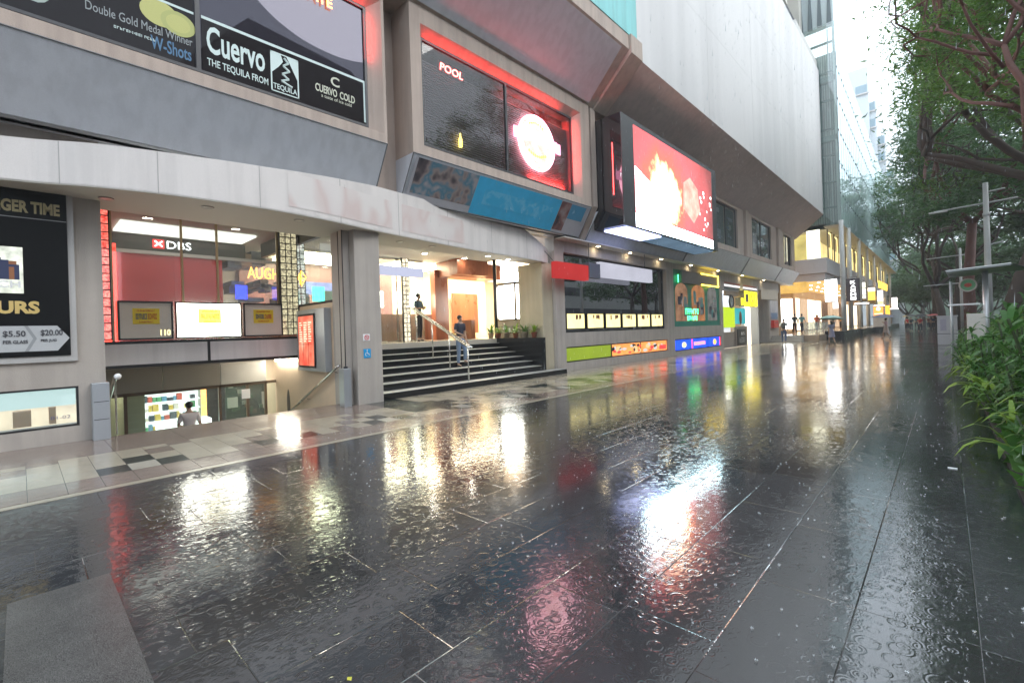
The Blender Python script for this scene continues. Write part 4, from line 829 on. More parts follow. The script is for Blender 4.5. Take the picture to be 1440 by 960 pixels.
# ---- the big video screen
scn = thing('video_screen', (-8.5, 19, 5), 'huge black cased outdoor video screen showing a red and white fiery picture', 'video screen')
gl_case = dark_pane('screen_case', (.015, .015, .018), .12)
MB().box(-9.2, -8.02, 14.34, 23.35, 5.06, 8.95).build('case', gl_case, scn)
MB().box(-8.02, -8.0, 14.34, 15.2, 5.06, 8.95).box(-8.02, -8.0, 22.78, 23.35, 5.06, 8.95).box(-8.02, -8.0, 15.2, 22.78, 8.78, 8.95).build('bezel', surf('bezel', (.05, .05, .055), .4), scn)
def screen_mat():
    t = NT('screen_picture'); tc = t.coord((1, 1, 1)); sx = t.n('SeparateXYZ'); t.set(sx.inputs[0], tc); y, z = sx.outputs[1], sx.outputs[2]   # relative to (19, 5)
    nz = t.noise(tc, .9, 5, .6); nz2 = t.noise(tc, 3.5, 4, .6)
    dy = t.math('SUBTRACT', y, -1.3); dz = t.math('SUBTRACT', z, 1.7)
    d = t.math('SQRT', t.math('ADD', t.math('POWER', t.math('MULTIPLY', dy, .62), 2.), t.math('POWER', t.math('MULTIPLY', dz, .72), 2.)))
    d = t.math('ADD', d, t.math('MULTIPLY', t.math('SUBTRACT', nz, .5), 1.3)); d = t.math('ADD', d, t.math('MULTIPLY', t.math('SUBTRACT', nz2, .5), .35))
    col = t.ramp(t.math('DIVIDE', d, 3.2), [(.0, (1, .97, .9)), (.15, (1, .88, .6)), (.22, (1, .50, .22)), (.31, (1, .10, .07)), (.5, (.72, .11, .12)), (1., (.52, .16, .16))])
    st_ = t.ramp(t.math('DIVIDE', d, 3.2), [(.0, (1, 1, 1)), (.18, (.6,)*3), (.32, (.20,)*3), (1., (.055,)*3)])
    e = t.n('Emission', i_0=col); t.set(e.inputs[1], t.math('MULTIPLY', st_, 6.5)); return t.done(e)
pic = MB().face([(-8.005, 15.2, 5.12), (-8.005, 22.78, 5.12), (-8.005, 22.78, 8.78), (-8.005, 15.2, 8.78)]).build('lit_picture', screen_mat(), scn)
MB().face([(-7.998, 15.22, 5.12), (-7.998, 22.76, 5.12), (-7.998, 22.76, 5.50), (-7.998, 15.22, 5.62)]).build('white_strip', emit('strip_cyan', (.62, .92, 1), 16), pic)
MB().face([(-7.999, 15.25, 5.66), (-7.999, 18.2, 5.58), (-7.999, 17.6, 6.6), (-7.999, 15.25, 7.3)]).build('white_patch', emit('patch_white', (.92, .96, 1), 7, .3, 1.5), pic)
hxc = (20.3, 7.0); MB().face([(-7.997, hxc[0]-.9, hxc[1]-.5), (-7.997, hxc[0]+.2, hxc[1]-1.0), (-7.997, hxc[0]+.95, hxc[1]-.35), (-7.997, hxc[0]+.7, hxc[1]+.6), (-7.997, hxc[0]-.1, hxc[1]+.95), (-7.997, hxc[0]-.8, hxc[1]+.6)]).build('pale_shape', emit('pale_shape', (1, .55, .45), .9, .8, 2.2), pic)
q = MB(); random.seed(2)
for k in range(16): q.disc((-7.996, 21.2+random.random()*1.4, 5.6+random.random()*2.0), .04+random.random()*.05, 8, 0, 'x')
q.build('sparks', emit('sparks', (1, .7, .7), 5), pic)
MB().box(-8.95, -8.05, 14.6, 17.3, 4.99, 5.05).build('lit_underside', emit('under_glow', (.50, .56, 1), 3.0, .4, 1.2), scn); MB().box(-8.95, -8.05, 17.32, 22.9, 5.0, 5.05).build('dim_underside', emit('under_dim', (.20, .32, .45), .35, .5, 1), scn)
us = text('underside_letters', 'HOTCHA', 0, 1, 0, 1, 0, emit('under_letters', (1, 1, 1), 2.5), scn, bold=.02)
me = us.data; a = np.zeros(len(me.vertices)*3); me.vertices.foreach_get('co', a); a = a.reshape(-1, 3); off = OFF['video_screen']
u = a[:, 1]+off.y; v = a[:, 2]+off.z; a2 = np.stack([-8.8+v*.35-off.x, 14.8+u*2.3-off.y, np.full(len(u), 4.985-off.z)], 1); me.vertices.foreach_set('co', a2.ravel()); me.update()

# ------------------------------------------------------------ glass building beyond
gbd = thing('glass_building', (-6.3, 48.3, 0), 'tall pale glass fronted building on slim columns beyond the white concrete wall', 'building')
G = gbd; ang = -.0157
def gp(s, off=0, z=0): return (-6.3+math.sin(ang)*s-off*1.0, 48.3+math.cos(ang)*s, z)     # point s metres along the facade, off metres behind it
def sky_glass():
    t = NT('facade_glass'); c = t.coord(); gl = t.n('BsdfGlossy', i_0=(.86, .96, .98), i_Roughness=.02); df = t.n('BsdfDiffuse', i_0=(.58, .74, .74))
    b = t.n('Bump', i_Distance=.05, i_Strength=.12); t.set(b.inputs['Height'], t.noise(c, .6, 2)); t.set(gl.inputs['Normal'], b)
    m = t.n('MixShader', i_0=.55); t.set(m.inputs[1], df); t.set(m.inputs[2], gl); return t.done(m)
sg = sky_glass()
fac = MB(); L_ = 62
a = gp(0, 0, 9.9); b_ = gp(L_, 0, 9.9); fac.face([a, b_, (b_[0], b_[1], 25.6), (a[0], a[1], 25.6)]); fo = fac.build('glass_facade', sg, G)
jn = MB(); dt = MB()
for k in range(int(L_/1.5)+1):
    p = gp(k*1.5); jn.box(p[0]-.01, p[0]+.012, p[1]-.012, p[1]+.012, 9.9, 25.6)
    for z in (12.4, 15.1, 17.8, 20.5, 23.2):
        q = dt if k >= 20 else MB(); q.box(p[0]-.02, p[0]+.05, p[1]-.07, p[1]+.07, z-.06, z+.06)
        if k < 20: q.build('glass_clamp', flat('clamp_grey', (.12, .15, .15), .4), fo)
for z in (12.4, 15.1, 17.8, 20.5, 23.2): p, q = gp(0), gp(L_); jn.prism([(p[0]-.01, p[1]), (p[0]+.01, p[1]), (q[0]+.01, q[1]), (q[0]-.01, q[1])], 'z', z-.012, z+.012)
jn.build('glass_joint', flat('joint_pale', (.35, .45, .46), .4), fo); tag(dt.build('glass_clamp', flat('clamp_grey', (.12, .15, .15), .4), fo), kind='stuff')
# end face with beams and white frames behind glass
MB().face([(-6.32, 48.3, 9.9), (-10.5, 48.3, 9.9), (-10.5, 48.3, 27.2), (-6.32, 48.3, 27.2)]).build('end_glass', glass('end_glass', (.80, .93, .90), (.45, .60, .58), .16, .16), G)
bm = MB()
for z in (11.3, 13.5, 15.8, 18.1, 20.6, 23.0, 25.6): bm.box(-11, -6.4, 48.5, 48.75, z, z+.12); 
for z in (17.6, 22.7): bm.box(-11, -6.4, 48.4, 48.9, z-.5, z-.05)
bm.build('end_beam', flat('beam_green', (.16, .23, .22), .5), G)
MB().box(-6.55, -6.38, 48.4, 48.6, 9.9, 27.2).box(-7.0, -6.9, 48.9, 49.0, 9.9, 27).build('corner_post', flat('post_pale', (.5, .56, .56), .4), G)
MB().box(-11, -6.5, 50.5, 50.6, 9.9, 25.6).build('inner_wall', surf('inner_pale', (.50, .60, .58), .6, var=.2, streak=.4), G)
cu = MB(); random.seed(5)
for k in range(22): x = -10.3+k*.175; cu.box(x, x+.05+random.random()*.05, 49.6, 49.65, 10.2, 25.2)
cu.build('vertical_fin', flat('fin_grey', (.20, .25, .25), .6), G)
tp = MB()
for k in range(6): x = -10.4+k*.7; tp.prism([(x, 27.2), (x+.35, 27.2), (x+.2, 31.5)], 'y', 48.35, 48.6, 0)
tp.box(-11, -6.45, 48.65, 49.2, 27.2, 32, 1); tp.build('crown_fin', [flat('fin_dark', (.10, .13, .14), .4), flat('fin_pale', (.6, .68, .68), .4)], G)
hb = thing('upper_annexe', (-9, 47, 23), 'beige block with a dark window recess rising above the end of the white wall', 'building')
MB().box(-13, -8.6, 42.5, 47.8, 24.0, 25.8).box(-13, -8.6, 36.5, 42.5, 26.8, 34).box(-13, -8.62, 46.8, 47.8, 25.8, 34).box(-13, -9.6, 41, 47, 25.7, 34).build('wall', surf('annexe_wall', (.50, .48, .43), .6), hb); MB().box(-9.6, -8.9, 42.6, 46.75, 25.85, 27.6).build('dark_recess', flat('recess_dark', (.03, .03, .045), .4), hb)
MB().box(-16, -7.6, 40, 47.8, 23.2, 24.0).build('wall', flat('annexe_lower', (.5, .49, .46), .6), hb)
# gallery storey
gal = surf('gallery_lilac', (.66, .65, .69), .5, var=.06, bump=.02)
MB().box(-16, -7.7, 50, 112, 5.9, 7.25).box(-16, -7.9, 50.2, 112, 5.2, 5.88).build('gallery_fascia', gal, G)
MB().box(-16, -7.72, 50.5, 112, 9.9, 10.4).box(-7.72, -6.35, 49, 112, 9.88, 9.93).build('gallery_ceiling', soffit_w, G)
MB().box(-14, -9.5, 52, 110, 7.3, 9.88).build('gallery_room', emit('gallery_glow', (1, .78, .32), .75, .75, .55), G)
MB().box(-11.0, -9.3, 50.25, 50.3, 7.3, 9.6).build('lit_window', emit('win_yellow', (.75, .62, .20), .6, .6, 1.2), G); MB().box(-9.25, -8.2, 50.25, 50.3, 6.9, 9.9).build('lit_window', emit('win_cream', (1, .95, .7), 1.6, .3), G)
fm = MB()
for s in np.arange(2.5, 60, 3.4):
    y = 48.3+s; fm.box(-7.75, -7.65, y, y+.09, 7.25, 9.88).box(-7.75, -7.65, y+1.9, y+1.99, 7.25, 9.88)
fm.build('window_post', flat('post_brown', (.16, .13, .09), .5), G)
lw = MB()
for s in np.arange(2.5, 60, 3.4):
    y = 48.3+s; lw.box(-7.74, -7.70, y+.1, y+.2, 7.3, 9.7).box(-7.74, -7.70, y+1.78, y+1.88, 7.3, 9.7).box(-7.74, -7.70, y+.2, y+1.78, 9.6, 9.7)
lw.build('glowing_frame', emit('frame_glow', (1, .80, .30), 1.6), G)
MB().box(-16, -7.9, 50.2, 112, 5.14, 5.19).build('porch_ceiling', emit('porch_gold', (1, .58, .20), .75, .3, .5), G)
dl = MB()
for yy in np.arange(51.5, 100, 3.2):
    for xx in (-8.6, -9.8, -11.0): dl.disc((xx, yy, 5.13), .13, 10)
dl.build('porch_lamps', emit('porch_lamp', (1, .93, .75), 60), G)
MB().box(-16, -6.9, 40.8, 112, 0, .48).build('raised_floor', wet_tile('raised_tile', (.32, .25, .18)), G)
stm = MB()
for k in range(3): stm.box(-10.0, -7.9, 39.9+k*.3, 40.8, .16*k+.001, .16*(k+1))
tag(stm.build('entrance_steps', surf('pale_steps', (.34, .32, .30), .4)), 'three pale stone steps where the passers-by climb to the raised walkway', 'steps')
MB().box(-12, -11.8, 46.7, 112, .48, 5.1).build('shop_wall', surf('shop_tan', (.50, .33, .18), .5, bump=0), G)
MB().box(-14, -10.0, 43.4, 43.6, -.02, 5).build('shop_wall', surf('shop_tan', (.50, .33, .18), .5, bump=0), G)
sf = MB(); random.seed(9)
y = 47.5
while y < 108:
    wd = 2.6+random.random()*1.8; sf.box(-11.79, -11.74, y, y+wd, .6, 4.1, random.randrange(4)); y += wd+.5
sf.build('shopfront', [emit('sf_cream', (1, .85, .6), 1.7, .4, .8), flat('sf_brown', (.25, .12, .07), .3), emit('sf_orange', (1, .45, .15), 1.0, .5, .8), emit('sf_tan', (.8, .55, .35), .7, .4, 1)], G)
MB().box(-11.2, -9.95, 47.6, 47.7, .5, 4.6).build('end_wall', surf('shop_tan', (.5, .33, .18), .5, bump=0), G); MB().box(-10.9, -10.0, 47.5, 47.58, .9, 3.6).build('lit_screen', emit('entry_screen', (1, 1, .95), 5), G)
MB().box(-12.5, -8.8, 46.9, 47.9, 4.1, 5.0).build('gold_header', emit('gold_header', (1, .60, .15), .6, .6, 1.4), G)
for (a, c, xx) in ((48.9, 51.2, -11.2), (51.6, 54.6, -11.2)): MB().box(xx-.1, xx, a, c, .5, 4.0).build('shutter', surf('shutter_brown', (.42, .20, .13), .4), G)
cols_y = [47.9, 52.5, 60.4, 68.1, 77, 87, 97, 108]
for y in cols_y:
    x = -6.3+math.sin(ang)*(y-48.3)+.02
    MB().tube([(x, y, .7), (x, y, 5.2), (x, y, 10.0)], [.19, .19, .17], 14).tube([(x, y, 5.15), (x, y, 5.25)], .21, 14).build('column', surf('column_grey', (.62, .62, .60), .4, var=.06, bump=0), G, True)
tag(MB().box(-7.0, -5.75, 43.7, 49.6, -.02, .70).box(-7.1, -6.0, 49.6, 56, -.02, .68).box(-7.2, -5.9, 56, 68, -.02, .62).box(-7.6, -6.3, 68, 112, -.02, .6).build('plinth_wall', granite_k), 'low black granite plinth under the slim grey columns', 'plinth')
rl = thing('glass_railing', (-7.9, 45, .48), 'low railing of slim posts and glass beside the raised walkway', 'railing')
for k in range(14): MB().box(-7.93, -7.89, 41.0+k*.75, 41.04+k*.75, .48, 1.42).build('post', steelm, rl)
MB().box(-7.93, -7.89, 41, 50.8, 1.42, 1.46).build('top_rail', steelm, rl); MB().face([(-7.91, 41, .52), (-7.91, 50.8, .52), (-7.91, 50.8, 1.4), (-7.91, 41, 1.4)]).build('pane', glass_c, rl)

# projecting signs
def proj_sign(x0, x1, y, z0, z1, mt, lab, sub=None, fr=darkm, sname='sign'):
    t = thing('projecting_sign', ((x0+x1)/2, y, z0), lab, 'sign', 'signs projecting from the columns')
    mb = MB(); mb.box(x0, x1, y-.02, y+.12, z0, z1); mb.build('case', fr, t)
    MB().box(x0+.05, x1-.05, y-.035, y-.021, z0+.05, z1-.05).build('lit_face', mt, t)
    MB().tube([(x1-.2, y+.05, z1), (x1-.2, y+.05, z1+.15), (-6.3, y+.3, z1+.15)], .02, 5).build('bracket', darkm, t)
    if sub: sub(t, y-.037)
    return t
proj_sign(-7.5, -6.55, 47.2, 3.12, 5.05, emit('ps_white', (1, 1, .97), 7), 'blank bright white sign box left of the first grey column')
tag(MB().box(-6.95, -6.6, 47.3, 47.5, 2.55, 3.08).build('small_sign', emit('ps_small', (.9, .95, 1), 1.6)), 'tiny pale sign box hanging under the blank white sign', 'sign')
def sub2(t, y):
    for k, ch in enumerate('KASHI'): text('letter', ch, -6.15, -5.75, 4.75-k*.36, 5.03-k*.36, y, emit('ps_letter', (1, 1, 1), 2.2), t, 'Y', bold=.03)
proj_sign(-6.47, -5.47, 51, 3.2, 5.22, flat('ps_dark', (.13, .11, .13), .5), 'dark grey sign box with a column of white letters right of the first column', sub2)
def strips(cols):
    def f(t, y):
        return None
    return f
t3 = proj_sign(-5.98, -5.6, 57, 3.3, 5.25, emit('ps_cream', (.9, .9, .75), 1.2, .3, 3), 'narrow cream sign box right behind the dark lettered sign')
MB().box(-5.93, -5.65, 56.955, 56.962, 3.9, 3.95).box(-5.93, -5.65, 56.955, 56.962, 4.6, 4.65).box(-5.93, -5.65, 56.955, 56.962, 3.35, 3.6).build('print', flat('print_brown', (.3, .2, .08), .5), t3)
t4 = proj_sign(-6.03, -5.3, 62, 3.15, 4.95, emit('ps_orange', (1, .62, .12), 1.1, .2, 2), 'orange sign box with a pale top in the row of column signs')
MB().box(-5.97, -5.36, 61.955, 61.962, 4.5, 4.88).build('pale_top', emit('ps_top', (1, .95, .85), 1.8), t4); MB().box(-5.97, -5.36, 61.955, 61.962, 3.2, 3.55).build('print', flat('print_brown', (.3, .2, .08), .5), t4)
t5 = proj_sign(-5.72, -5.13, 68, 3.12, 4.88, emit('ps_white2', (1, .97, .95), 2.4), 'small white sign box with a yellow foot behind the orange sign')
MB().box(-5.66, -5.19, 67.955, 67.962, 3.2, 3.6).build('yellow_foot', emit('ps_yfoot', (1, .8, .3), 1.2), t5)
proj_sign(-5.0, -4.34, 76, 2.8, 4.25, emit('ps_white3', (1, .93, .85), 2.0, .2), 'farthest pale sign box standing clear of the columns over the walkway')
tag(MB().prism([(-6.2, 6.55), (-5.3, 5.9), (-5.35, 5.05), (-6.25, 5.6)], 'y', 76, 76.12).build('banner', emit('banner_orange', (1, .50, .08), 1.8)), 'orange glowing banner slanting above the far column signs', 'banner')
for (x0, x1, y, z, lab) in ((-6.3, -5.2, 54.5, 3.0, 'left'), (-5.6, -4.7, 63, 2.92, 'middle'), (-5.0, -4.2, 74, 2.7, 'right')):
    aw = thing('light_bar', ((x0+x1)/2, y, z), {'left': 'thin white light bar under the dark lettered sign', 'middle': 'thin white light bar under the orange sign', 'right': 'thin white light bar under the farthest pale sign'}[lab], 'light', 'light bars under the signs')
    MB().box(x0, x1, y, y+.1, z, z+.10).build('tube', emit('bar_light', (1, 1, 1), 3), aw); MB().box(x0, x1, y-.02, y+.12, z-.08, z-.003).build('casing', darkm, aw)
ks = thing('food_kiosk', (-5.5, 71, 0), 'street food kiosk with a white counter and glowing orange menu boards under the columns', 'kiosk')
MB().box(-6.3, -4.9, 69.6, 73, .62, 1.72).build('counter', surf('kiosk_white', (.6, .6, .62), .4), ks); MB().box(-6.4, -4.8, 69.55, 73.1, 1.72, 1.8).build('counter_top', steelm, ks); MB().box(-6.2, -5.2, 69.6, 73, -.02, .62).build('base', black, ks)
mm = MB().box(-6.25, -5.35, 69.9, 70.0, 1.95, 3.1).build('menu_board', emit('menu_orange', (1, .30, .06), 1.6, .5, 3), ks); MB().box(-5.15, -4.75, 69.9, 70.0, 1.95, 3.1).build('menu_board', emit('menu_amber', (1, .42, .05), 1.6, .5, 3), ks)
MB().blob((-5.8, 69.88, 2.75), .2, .02, .22).box(-6.2, -5.4, 69.88, 69.895, 2.15, 2.2).build('menu_emblem', emit('menu_emblem', (1, .9, .6), 2.5), mm)

# far pale tower
tw = thing('hotel_tower', (-14, 150, 0), 'distant pale blue stepped tower rising beyond the glass building', 'building')
tm = surf('tower_white', (.62, .66, .69), .5, var=.05)
hts = [(-13.5, 62), (-12.3, 57.5), (-11.2, 52), (-10.3, 47.5)]
MB().box(-30, -12.2, 140, 170, 0, 62).box(-12.2, -11.0, 142, 170, 0, 54).box(-11.0, -9.6, 144, 170, 0, 46).box(-9.6, -8.2, 146, 170, 0, 38).build('wall', tm, tw)
for k in range(12):
    z = 12+k*4.0; x1 = -12.2 if z > 52 else -11.0 if z > 44 else -9.6 if z > 36 else -8.2; yf = {-12.2: 140, -11.0: 142, -9.6: 144, -8.2: 146}[x1]
    MB().box(x1-2.4, x1-.2, yf-.08, yf-.02, z, z+1.8).build('window_band', flat('tower_glass', (.25, .36, .42), .2), tw)
    MB().box(x1-2.6, x1+.25, yf-.5, yf-.1, z-.5, z-.2).build('balcony', surf('balcony', (.62, .58, .56), .5), tw)

# ------------------------------------------------------------ opposite side of the road (seen in reflections)
ob = thing('gabled_building', (34, 14, 0), 'pinkish building with a dark mansard roof across the road, mirrored in the upper window', 'building')
pk = surf('pink_render', (.62, .50, .50), .7); MB().box(28, 60, 10, 30, -.1, 24.5).build('wall', pk, ob); MB().prism([(9.4, 24.5), (30.6, 24.5), (25, 30), (15, 31)], 'x', 27.5, 60).build('roof', flat('roof_dark', (.22, .19, .21), .6), ob)
for z in (19, 14, 9):
    for y in (13, 18, 23, 27): MB().box(27.95, 28.0, y, y+1.4, z, z+2.2).build('window', flat('op_glass', (.05, .05, .06), .2), ob)
ob2 = thing('office_block', (40, -20, 0), 'grey block with window bands across the road', 'building'); MB().box(30, 60, -40, 2, -.1, 26).build('wall', surf('block_grey', (.25, .26, .28), .7), ob2)
for z in (5, 10, 15, 20): MB().box(29.95, 30, -38, 0, z, z+2).build('window_band', flat('op_glass', (.05, .05, .06), .2), ob2)
ob3 = thing('long_block', (40, 60, 0), 'long beige block far across the road behind the trees', 'building'); MB().box(32, 60, 38, 150, -.1, 20).build('wall', surf('block_beige', (.33, .33, .31), .7), ob3)
for z in (4, 8, 12, 16): MB().box(31.95, 32, 40, 148, z, z+1.6).build('window_band', flat('op_glass', (.05, .05, .06), .2), ob3)

# ------------------------------------------------------------ trees
def leaf_mat(name, a, b_, tr=.45):
    t = NT(name); c = t.coord(); nz = t.noise(c, 1.1, 3, .6); nz2 = t.noise(c, 9, 2); k = t.math('ADD', t.math('MULTIPLY', nz, .65), t.math('MULTIPLY', nz2, .35))
    col = t.ramp(k, [(.35, a), (.65, b_)])
    p = t.n('BsdfPrincipled', i_Base_Color=col, i_Roughness=.38); p.inputs['Specular IOR Level'].default_value = .35; tl = t.n('BsdfTranslucent', i_0=col); m = t.n('MixShader', i_0=tr); t.set(m.inputs[1], p); t.set(m.inputs[2], tl); return t.done(m)
leaf_a = leaf_mat('leaf_deep', (.035, .095, .022), (.12, .235, .045)); leaf_b = leaf_mat('leaf_mid', (.045, .115, .026), (.16, .28, .055)); leaf_c = leaf_mat('leaf_far', (.05, .115, .05), (.13, .24, .09))
bark = surf('bark_brown', (.060, .042, .035), .8, var=.35, scale=4, bump=.6, bscale=25); bark_r = surf('bark_reddish', (.13, .055, .045), .7, var=.3, scale=4, bump=.6, bscale=25)
def leaves_mesh(name, pts, size, n_per, spread, mat, parent, seed, droop=.3):
    rg_ = np.random.default_rng(seed); pts = np.array(pts); N = len(pts)*n_per
    c = np.repeat(pts, n_per, 0)+rg_.normal(0, 1, (N, 3))*spread*np.array([1, 1, .38])*np.repeat(.55+.8*rg_.random((len(pts), 1)), n_per, 0)
    a1 = rg_.normal(0, 1, (N, 3)); a1[:, 2] = a1[:, 2]*.35-droop; a1 /= np.linalg.norm(a1, axis=1)[:, None]
    a2 = np.cross(a1, rg_.normal(0, 1, (N, 3))*np.array([.5, .5, 1])+np.array([0, 0, 1.2])); a2 /= np.linalg.norm(a2, axis=1)[:, None]
    L = size*(.45+1.1*rg_.random((N, 1))**1.3); W = L*.32
    v = np.stack([c-a1*L*.5, c+a2*W*.5+a1*L*.05, c+a1*L*.5, c-a2*W*.5+a1*L*.05], 1).reshape(-1, 3)
    v -= np.array(OFF[parent.name])
    me = bpy.data.meshes.new(name); me.vertices.add(N*4); me.vertices.foreach_set('co', v.ravel()); me.loops.add(N*4); me.loops.foreach_set('vertex_index', np.arange(N*4, dtype=np.int32))
    me.polygons.add(N); me.polygons.foreach_set('loop_start', np.arange(0, N*4, 4, dtype=np.int32)); me.polygons.foreach_set('loop_total', np.full(N, 4, np.int32)); me.update(calc_edges=True); me.materials.append(mat)
    o = bpy.data.objects.new(name, me); C.objects.link(o); o.parent = parent; return o
def xlim(p):   # the crowns are pruned clear of the facades
    if p.y > 76: return -999.
    return (-.040-(.020 if p.y < 30 else .006)*max(0., min(1., (p.z-5)/6)))*p.y+.25+(.55 if p.y > 18 else 0)+(LIM[0] if p.y < 18 else 0)
LIM = [0.]
def tree(loc, h_fork, lean, h, spread, r, seed, label, lm=leaf_a, bm_=bark, leaf=.2, n_per=16, clump=.42, depth=5, limbs=5, name='rain_tree', flat_=.55, bias=(0, 0), custom=None):
    rnd = random.Random(seed); t = thing(name, loc, label, 'tree', 'trees along the walkway'); mb = MB(); tips = []
    L = Vector(loc); top = L+Vector((lean[0], lean[1], h_fork)); mid = (L+top)/2+Vector((rnd.uniform(-.2, .2), rnd.uniform(-.2, .2), 0))
    mb.tube([L, mid, top], [r*1.25, r, r*.85], 12)
    def grow(p, d, ln, rr, dep):
        q = [p]; dd = d.copy(); pp = p.copy()
        for k in range(4):
            dd = (dd+Vector((rnd.gauss(0, .16), rnd.gauss(0, .16), rnd.gauss(.0, .10)))).normalized()
            if (pp+dd*ln/4).x < xlim(pp)-.05: dd.x = .05; dd.normalize()
            pp = pp+dd*ln/4; q.append(pp)
        mb.tube(q, [rr*(1-.11*k) for k in range(5)], 7 if dep > 2 else 5)
        if dep <= 2: tips.append(q[4])
        if dep <= 1: tips.extend([q[2], q[3]+Vector((rnd.gauss(0, .2), rnd.gauss(0, .2), .05))])
        if dep <= 1: tips.append(q[4]+Vector((rnd.gauss(0, .3), rnd.gauss(0, .3), rnd.gauss(0, .15)))); return
        for i in range(2 if rnd.random() < .55 else 3):
            nd = (dd+Vector((rnd.gauss(0, .55), rnd.gauss(0, .55), rnd.gauss(.12 if dep > 3 else .0, .28)))).normalized()
            if nd.z < -.1: nd.z = .05
            if dep <= 3: nd.z *= flat_; nd.normalize()
            if pp.x+nd.x*ln < xlim(pp)+.3: nd.x *= .25; nd.normalize()
            if pp.x < xlim(pp)-.5: continue
            grow(pp, nd, ln*(.62+rnd.random()*.2), rr*.6, dep-1)
    for (p_, d_, l_, r_, dp_) in (custom or []): grow(Vector(p_), Vector(d_).normalized(), l_, r_, dp_)
    for i in range(limbs):
        a_ = 2*math.pi*(i+rnd.random()*.6)/limbs; d = Vector((math.cos(a_)*spread+bias[0], math.sin(a_)*spread+bias[1], 1.0)).normalized()
        grow(top, d, (h-h_fork)*.52, r*.6, depth)
    tips = [p for p in tips if p.x > xlim(p)-.35+rnd.uniform(-.2, .2)+(.25 if loc[1] < 60 else 0)]
    mb.build('trunk', bm_, t, True); leaves_mesh('crown', tips, leaf, n_per, clump, lm, t, seed, .35); return t, tips
LIM[0] = -.25
tree((6.2, 14.2, 0), 2.6, (-1.6, 0), 10.0, .9, .24, 17, 'near tree with reddish limbs arching over the top right of the walkway', leaf_b, bark_r, .105, 46, .30, 5, 0,
     custom=[((4.6, 14.2, 2.6), (-1, 0, .85), 2.6, .14, 1), ((2.75, 14.1, 4.0), (-1, 0, .75), 1.9, .10, 1), ((1.30, 14, 5.0), (-.20, .05, 1), 2.3, .085, 4), ((1.12, 14, 5.75), (-1, .25, .75), 1.5, .045, 3), ((.9, 14, 6.9), (-1, .1, .5), 1.5, .04, 3),
             ((1.0, 14, 6.6), (-.5, -.4, .7), 1.6, .04, 4), ((2.0, 14.1, 4.5), (-.05, -.1, 1), 2.6, .085, 4), ((1.9, 14.1, 6.6), (.3, .3, .8), 1.9, .05, 4), ((1.9, 14.1, 7.2), (-.5, -.5, .6), 1.7, .04, 4), ((3.4, 14.1, 3.4), (.1, .1, 1), 3.0, .09, 4)])
LIM[0] = 0.
tree((3.2, 22.0, 0), 6.5, (.3, .5), 13.5, .9, .20, 5, 'slender tree with crossing limbs above the signboard canopy', leaf_b, bark_r, .14, 32, .40, 5, 5, bias=(-.35, 0))
tree((1.6, 28.0, 0), 6.6, (2.0, 1.0), 16.0, .9, .32, 8, 'big dark trunked tree leaning right behind the signboard canopy', leaf_b, bark, .18, 32, .48, 5, 6, bias=(-.55, 0))
tree((1.2, 42.0, 0), 7.5, (.2, .3), 18.0, .8, .28, 14, 'tree with a straight reddish trunk between the cabinet and the leaning tree', leaf_b, bark_r, .25, 34, .62, 5, 5, bias=(-.1, 0))
tree((-.2, 54.0, 0), 4.0, (-.4, .3), 17.0, .8, .26, 23, 'dark tree with low spreading limbs just past the tall grey cabinet', leaf_c, bark, .34, 44, .85, 5, 5)
tree((1.0, 70.0, 0), 6.0, (.2, .3), 18.0, .8, .28, 31, 'hazy tree behind the low limbed dark tree', leaf_c, bark, .42, 40, 1.0, 5, 5)
tree((-1.0, 88.0, 0), 6.0, (-.2, .3), 19.0, .8, .28, 42, 'far hazy tree over the umbrella crowd', leaf_c, bark, .5, 36, 1.2, 5, 5)
tree((1.0, 110.0, 0), 6.0, (-.2, .3), 19.0, .9, .3, 51, 'farthest hazy tree closing the end of the walkway', leaf_c, bark, .6, 34, 1.4, 5, 5)
tree((9.5, 33.0, 0), 5.5, (-.5, .3), 15.0, .9, .3, 61, 'tree at the right edge behind the leaning dark trunk', leaf_b, bark, .27, 34, .65, 5, 5)
tree((9.5, 54.0, 0), 5.5, (-.5, .3), 15.0, .9, .3, 67, 'hazy tree across the road seen under the signboard canopy', leaf_c, bark, .38, 40, .9, 5, 5)
tree((9.5, 18.0, 0), 5.2, (.2, .3), 12.5, .9, .3, 77, 'tree across the planting bed beyond the right edge of the photo', leaf_b, bark, .2, 40, .6, 5, 5)
tree((-3.5, 140.0, 0), 4.0, (-.2, .3), 15.0, 1.0, .3, 83, 'pale far tree at the vanishing point of the walkway', leaf_c, bark, .8, 26, 1.6, 5, 5)
tree((7.0, 150.0, 0), 4.0, (-.2, .3), 17.0, 1.0, .3, 85, 'pale far tree right of the vanishing point', leaf_c, bark, .9, 26, 1.7, 5, 5)
low, _ = tree((-5.6, 118.0, 0), 2.0, (.2, .2), 9.5, 1.0, .2, 91, 'low bushy far tree beside the last column of the glass building', leaf_c, bark, .55, 34, 1.0, 4, 6)
for (x, y, sc_, lab) in ((-2.2, 126, 1.05, 'low bushy far tree over the middle of the walkway end'), (1.6, 122, 1.1, 'low bushy far tree right of the walkway end'), (5.5, 112, 1.15, 'low bushy tree at the kerb far down the road'), (-4.2, 158, 1.4, 'taller pale bushy tree behind the walkway end'), (3.2, 95, .8, 'small bushy tree in the far planting bed'), (9.5, 90, 1.3, 'bushy tree far along the road edge'), (13, 70, 1.2, 'bushy tree across the road behind the signboard post')):
    o = copy_tree(low); o.location = (x, y, 0); o.scale = (sc_,)*3; o.rotation_euler = (0, 0, x); o['label'] = lab
